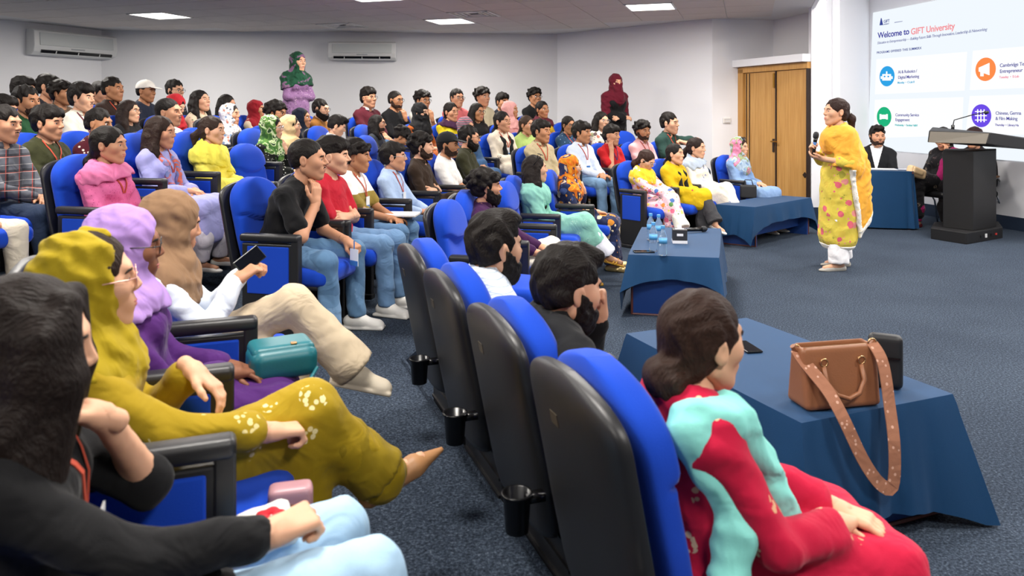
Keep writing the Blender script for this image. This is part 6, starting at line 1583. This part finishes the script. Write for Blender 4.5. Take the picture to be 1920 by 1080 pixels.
# brown handbag
M_tan = mat('leather_brown', '#8a5a3c', rough=.42, spec=.45, bump=.2, bscale=160, var=.08, vscale=8); M_gold = mat('gold_metal', '#d2a878', rough=.25, metal=1.0)
hp = at(1563, 768, 2.70); hb_rz = math.radians(12)
hb = empty('handbag', (hp[0], hp[1], ZT + .006), hb_rz); tag(hb, 'brown leather handbag with wide strap on the nearest blue table', 'handbag')
s = SDF().u(bag_sdf(.30, .215, .135, .018, .55), 0).sub(bxs((0, 0, .22), (.135, .026, .05), .01), .004)
V_, F_ = s.mesh(.0065); obj('bag_body', mk('bag_body', V_, F_, [M_tan]), hb)
MB().box((0, -.001, .2), (.27, .006, .012)).obj('zip', M_gold, hb)
for sx in (-1, 1): MB().tube([(sx * .15, 0, .195), (sx * .165, 0, .215)], .01, 8).obj('corner_tab', M_tan, hb)
for y in (-.047, .047):
    MB().tube([(-.075, y * 1.05, .15), (-.075, y * 1.45, .10), (-.045, y * 1.75, .06), (0, y * 1.85, .045), (.045, y * 1.75, .06), (.075, y * 1.45, .10), (.075, y * 1.05, .15)], .0085, 8).obj('bag_handle', M_tan, hb, smooth=True)
    for sx in (-1, 1): MB().tube([(sx * .075 + .014 * math.cos(q), y * 1.12, .165 + .014 * math.sin(q)) for q in np.linspace(0, 6.28, 11)], .0032, 6, False).obj('ring', M_gold, hb, smooth=True)
M_strap = pattern('strap_pattern', 'dots', '#9a6a52', ['#c9a08c'], 42)
sp_ = [(.135, -.03, .215), (.142, -.075, .18), (.14, -.10, .10), (.135, -.12, .02), (.12, -.165, -.08), (.115, -.172, -.2), (.10, -.175, -.25), (.04, -.178, -.21), (-.02, -.178, -.12), (-.06, -.172, -.03), (-.085, -.15, .04), (-.10, -.10, .10), (-.145, -.03, .17), (-.15, 0, .2)]
from_np = [np.array(q) for q in sp_]; dense = []
for i in range(len(from_np) - 1):
    for t in (0, .33, .66): dense.append(from_np[i] * (1 - t) + from_np[i + 1] * t)
dense.append(from_np[-1])
for _ in range(3): dense = [dense[0]] + [(dense[i - 1] + dense[i] * 2 + dense[i + 1]) / 4 for i in range(1, len(dense) - 1)] + [dense[-1]]
MB().ribbon(dense, [(0, -1, .25)] * len(dense), .045, .004).obj('shoulder_strap', M_strap, hb)
for q in (sp_[0], sp_[-1]): MB().tube([(q[0] + .016 * math.cos(a), q[1], q[2] + .016 * math.sin(a)) for a in np.linspace(0, 6.28, 11)], .0035, 6, False).obj('clasp', M_gold, hb, smooth=True)
# black pouch behind it
bp_ = at(1665, 775, 2.80); s = SDF().u(bag_sdf(.12, .20, .07, .02, .7), 0); V_, F_ = s.mesh(.008)
bb = empty('pouch', (bp_[0] + .02, bp_[1] + .06, ZT + .006), math.radians(-25)); tag(bb, 'small black pouch leaning beside the brown handbag', 'pouch'); obj('pouch_body', mk('pouch_body', V_, F_, [mat('leather_black', '#17181b', rough=.5)]), bb)
MB().box((0, -.037, .12), (.1, .006, .006)).obj('zip', M_blackm, bb)
def phone(loc, rz, label, col='#0c0d10', tilt=None):
    t = empty('phone', loc, rz); tag(t, label, 'phone'); MB().box((0, 0, .004), (.155, .075, .008)).obj('case', mat('phone_case_' + col.lstrip('#'), col, rough=.3), t, bevel=.003); MB().box((0, 0, .0085), (.145, .067, .001)).obj('screen', mat('phone_glass', '#0a0c12', rough=.08), t)
    if tilt: t.rotation_euler = tilt; t.scale = (.72, .8, .8)
    return t
q = at(1400, 662, 3.33); phone((q[0], q[1], ZT + .006), math.radians(100), 'phone lying at the edge of the nearest blue table')
q = at(1207, 474, 5.63); phone((q[0], q[1], ZT + .006), math.radians(2), 'black phone lying at the near edge of the middle table')
# bottles
M_pet = mat('bottle_plastic', '#cfe2f2', rough=.05, trans=.85); M_pet.node_tree.nodes['Principled BSDF'].inputs['IOR'].default_value = 1.2
M_capb = mat('bottle_cap', '#4f9ad8', rough=.4); M_lab = mat('bottle_label', '#5aa6dc', rough=.4); M_water = mat('water', '#bcd6ea', rough=.05, trans=.9)
def bottle(loc, label, h=.22):
    t = empty('water_bottle', loc); tag(t, label, 'water bottle', 'small plastic water bottles'); k = h / .22; t.scale = (k, k, k)
    MB().lathe([(.026, 0), (.031, .006), (.031, .05), (.029, .06), (.031, .07), (.031, .14), (.028, .155), (.014, .185), (.0125, .2)], 20).obj('bottle_body', M_pet, t, smooth=True)
    MB().lathe([(.0145, .198), (.0155, .2), (.0155, .218), (.0145, .22)], 16).obj('cap', M_capb, t); MB().lathe([(.0316, .09), (.0316, .13)], 20).obj('paper_label', M_lab, t, smooth=True)
for px, py, lab in ((1220, 450, 'water bottle farthest left in the cluster on the middle table'), (1235, 453, 'water bottle at the back of the cluster, partly hidden'), (1225, 471, 'water bottle at front left of the cluster on the middle table'), (1243, 479, 'water bottle nearest the camera on the middle table')):
    d = (CH - ZT - .006) * F / (py - HZ); q = at(px, py, d); bottle((q[0], q[1], ZT + .006), lab)
q = at(1882, 412, 2100 / 199); bottle((q[0] - .12, q[1] - .2, 0), 'water bottle standing on the carpet right of the lectern', .22)
# tissue box
d = (CH - ZT) * F / (456 - HZ); q = at(1274, 456, d); tb = empty('tissue_box', (q[0], q[1], ZT + .006), math.radians(-8)); tag(tb, 'black and white tissue box on the middle table', 'tissue box')
MB().box((0, 0, .055), (.115, .115, .11)).obj('carton', mat('carton_black', '#2a2a2e', rough=.45), tb, bevel=.003); MB().box((0, 0, .012), (.117, .117, .024)).obj('carton_band', mat('carton_white', '#dedee2', rough=.5), tb); MB().box((0, -.0582, .07), (.05, .002, .02)).obj('carton_label', mat('carton_white', '#dedee2'), tb)
MB().box((0, 0, .111), (.07, .04, .002)).obj('slot', mat('carton_white', '#dedee2'), tb); s = SDF().u(rc((0, 0, .105), (.012, .0, .15), .02, .006), 0).u(rc((0, 0, .105), (-.012, .005, .14), .018, .004), .01); s.disp = folds(.004, 160, (1, .4, 0), 1)
V_, F_ = s.mesh(.005); obj('tissue', mk('tissue', V_, F_, [mat('tissue_white', '#f2f2f4', rough=.9)]), tb)
# microphone on the table
q = at(1300, 428, (CH - ZT - .03) * F / (428 - HZ)); m2 = empty('microphone', (q[0], q[1] - .08, ZT + .032), math.radians(20)); tag(m2, 'black microphone lying on the far end of the middle table', 'microphone')
MB().tube([(-.12, 0, 0), (-.02, 0, 0), (.06, 0, 0)], [.013, .017, .02], 12).obj('handle', M_blackm, m2, smooth=True); MB().tube([(.06, 0, 0), (.075, 0, 0), (.1, 0, 0), (.118, 0, 0)], [.02, .026, .025, .012], 12).obj('grille', MATS['mic_grille'], m2, smooth=True)
# teal bag on the lap of the woman in lilac
q = at(528, 705, 2.42); tg = empty('handbag', (q[0], q[1], q[2]), math.radians(28)); tag(tg, 'teal saddle bag on the lap of the woman in lilac', 'handbag'); M_teal = mat('leather_teal', '#1c6a74', rough=.4, bump=.15, bscale=150)
s = SDF().u(bxs((0, 0, .055), (.105, .075, .05), .035), 0); V_, F_ = s.mesh(.007); obj('bag_body', mk('bag_body', V_, F_, [M_teal]), tg)
s = SDF().u(bxs((0, .012, .085), (.098, .07, .028), .022), 0); V_, F_ = s.mesh(.007); obj('flap', mk('flap', V_, F_, [M_teal]), tg); MB().box((.03, -.04, .114), (.02, .016, .006)).obj('lock', M_gold, tg, bevel=.002)
MB().tube([(-.1, 0, .05), (-.16, -.03, .02), (-.2, -.1, .01), (-.1, -.16, .01), (.04, -.15, 0), (.1, -.06, .03)], .006, 6).obj('strap', M_teal, tg, smooth=True)
# pink purse beside the woman in mustard
q = at(545, 985, 1.72); pk = empty('purse', (q[0], q[1], q[2] - .03), math.radians(15)); tag(pk, 'dusty pink purse wedged beside the nearest armrest', 'purse')
s = SDF().u(bxs((0, 0, .06), (.05, .03, .065), .015), 0); V_, F_ = s.mesh(.008); obj('purse_body', mk('purse_body', V_, F_, [mat('leather_pink', '#b98a92', rough=.4)]), pk); MB().box((0, -.031, .09), (.085, .004, .004)).obj('zip', M_gold, pk)
# phone held by the woman in the brown hijab
q = at(468, 488, 2.80); phone((q[0], q[1], q[2]), 0, 'dark phone held by the woman in the brown hijab', '#1c2420', (math.radians(62), math.radians(-30), math.radians(50)))
# badge hanging from the hand of the man in black
q = at(664, 470, 4.5); bd = empty('name_badge', (q[0], q[1], q[2]), math.radians(-40)); tag(bd, 'white and blue name badge dangling from the hand of the man in black', 'badge')
MB().box((0, 0, -.04), (.075, .004, .1)).obj('card', M_badge, bd); MB().box((0, -.002, -.075), (.074, .004, .03)).obj('card_strip', M_badgeb, bd); MB().tube([(0, 0, .01), (.0, 0, .06)], .004, 6).obj('strap', M_badgeb, bd)
# travel cup in the nearest cup holder
ca = math.radians(20.1); c0_ = np.array([.42, 1.78]) + rotm(20.1)[:2, :2] @ np.array([-.33, -.27])
cu = empty('coffee_cup', (c0_[0], c0_[1], .435)); tag(cu, 'black takeaway cup with lid in the nearest cup holder', 'cup')
MB().lathe([(.026, 0), (.034, .11)], 18).obj('cup_body', M_blackp, cu, smooth=True); MB().lathe([(.0365, .105), (.0365, .118), (.032, .12), (.031, .13), (.001, .131)], 18).obj('lid', M_blackm, cu); MB().box((.012, 0, .1325), (.016, .02, .002)).obj('sip_tab', M_badge, cu)
# beige bag on the lap of the woman behind the lectern
q = at(1718, 325, 9.75); bg = empty('handbag', (q[0], q[1], q[2] - .04), math.radians(20)); tag(bg, 'beige clutch bag on the lap of the woman in magenta', 'handbag')
s = SDF().u(bxs((0, 0, .05), (.14, .05, .07), .035, rotm(0, 18, 0)), 0); V_, F_ = s.mesh(.011); obj('bag_body', mk('bag_body', V_, F_, [mat('leather_beige', '#d6b78c', rough=.45)]), bg); s = SDF().u(bxs((-.02, -.03, .07), (.09, .035, .045), .02, rotm(0, 18, 0)), 0); V_, F_ = s.mesh(.011); obj('flap', mk('flap', V_, F_, [MATS['leather_beige']]), bg)

# white embroidered pouch on the lap of the nearest woman
q = at(455, 1030, 1.46); tp = empty('pouch', (q[0], q[1], q[2]), math.radians(25)); tag(tp, 'white cloth pouch with a red flower on the lap of the nearest woman', 'pouch')
s = SDF().u(bxs((0, 0, .02), (.1, .06, .03), .025, rotm(0, -12, 0)), 0); s.disp = folds(.004, 70, (1, .4, .3), 1); V_, F_ = s.mesh(.008); obj('pouch_body', mk('pouch_body', V_, F_, [C_('#ece9e2')]), tp)
s = SDF()
for k in range(5): s.u(ell((.05 + .018 * math.cos(k * 1.257), -.02 + .018 * math.sin(k * 1.257), .062), (.014, .014, .01)), .004)
V_, F_ = s.mesh(.005); obj('flower', mk('flower', V_, F_, [C_('#b8202c')]), tp); s = SDF().u(ell((.0, -.02, .048), (.035, .012, .006), rotm(30, -12, 0)), 0); V_, F_ = s.mesh(.005); obj('leaf', mk('leaf', V_, F_, [C_('#7a8a62')]), tp)
# writing pad on the lap of the young man in the banded t-shirt
q = at(752, 401, 5.75); wp = empty('writing_pad', (q[0], q[1], q[2]), math.radians(-5)); tag(wp, 'white writing pad on the lap of the young man in the banded t-shirt', 'writing pad')
MB().box((0, 0, 0), (.26, .2, .012)).obj('pages', mat('paper', '#eef0f4'), wp, bevel=.003); MB().box((0, 0, -.008), (.265, .205, .004)).obj('cover', mat('pad_cover', '#b9b4a8', rough=.6), wp)
# black bag wedged between two women of the front row
q = at(1403, 372, 9.35); kb = empty('handbag', (q[0], q[1], q[2]), math.radians(-20)); tag(kb, 'black handbag between the cream suit and the multicoloured scarf', 'handbag')
s = SDF().u(bag_sdf(.2, .17, .09, .02, .8), 0); V_, F_ = s.mesh(.011); obj('bag_body', mk('bag_body', V_, F_, [MATS['leather_black']]), kb); MB().tube([(-.06, 0, .16), (-.04, 0, .23), (.04, 0, .23), (.06, 0, .16)], .007, 6).obj('bag_handle', MATS['leather_black'], kb, smooth=True)
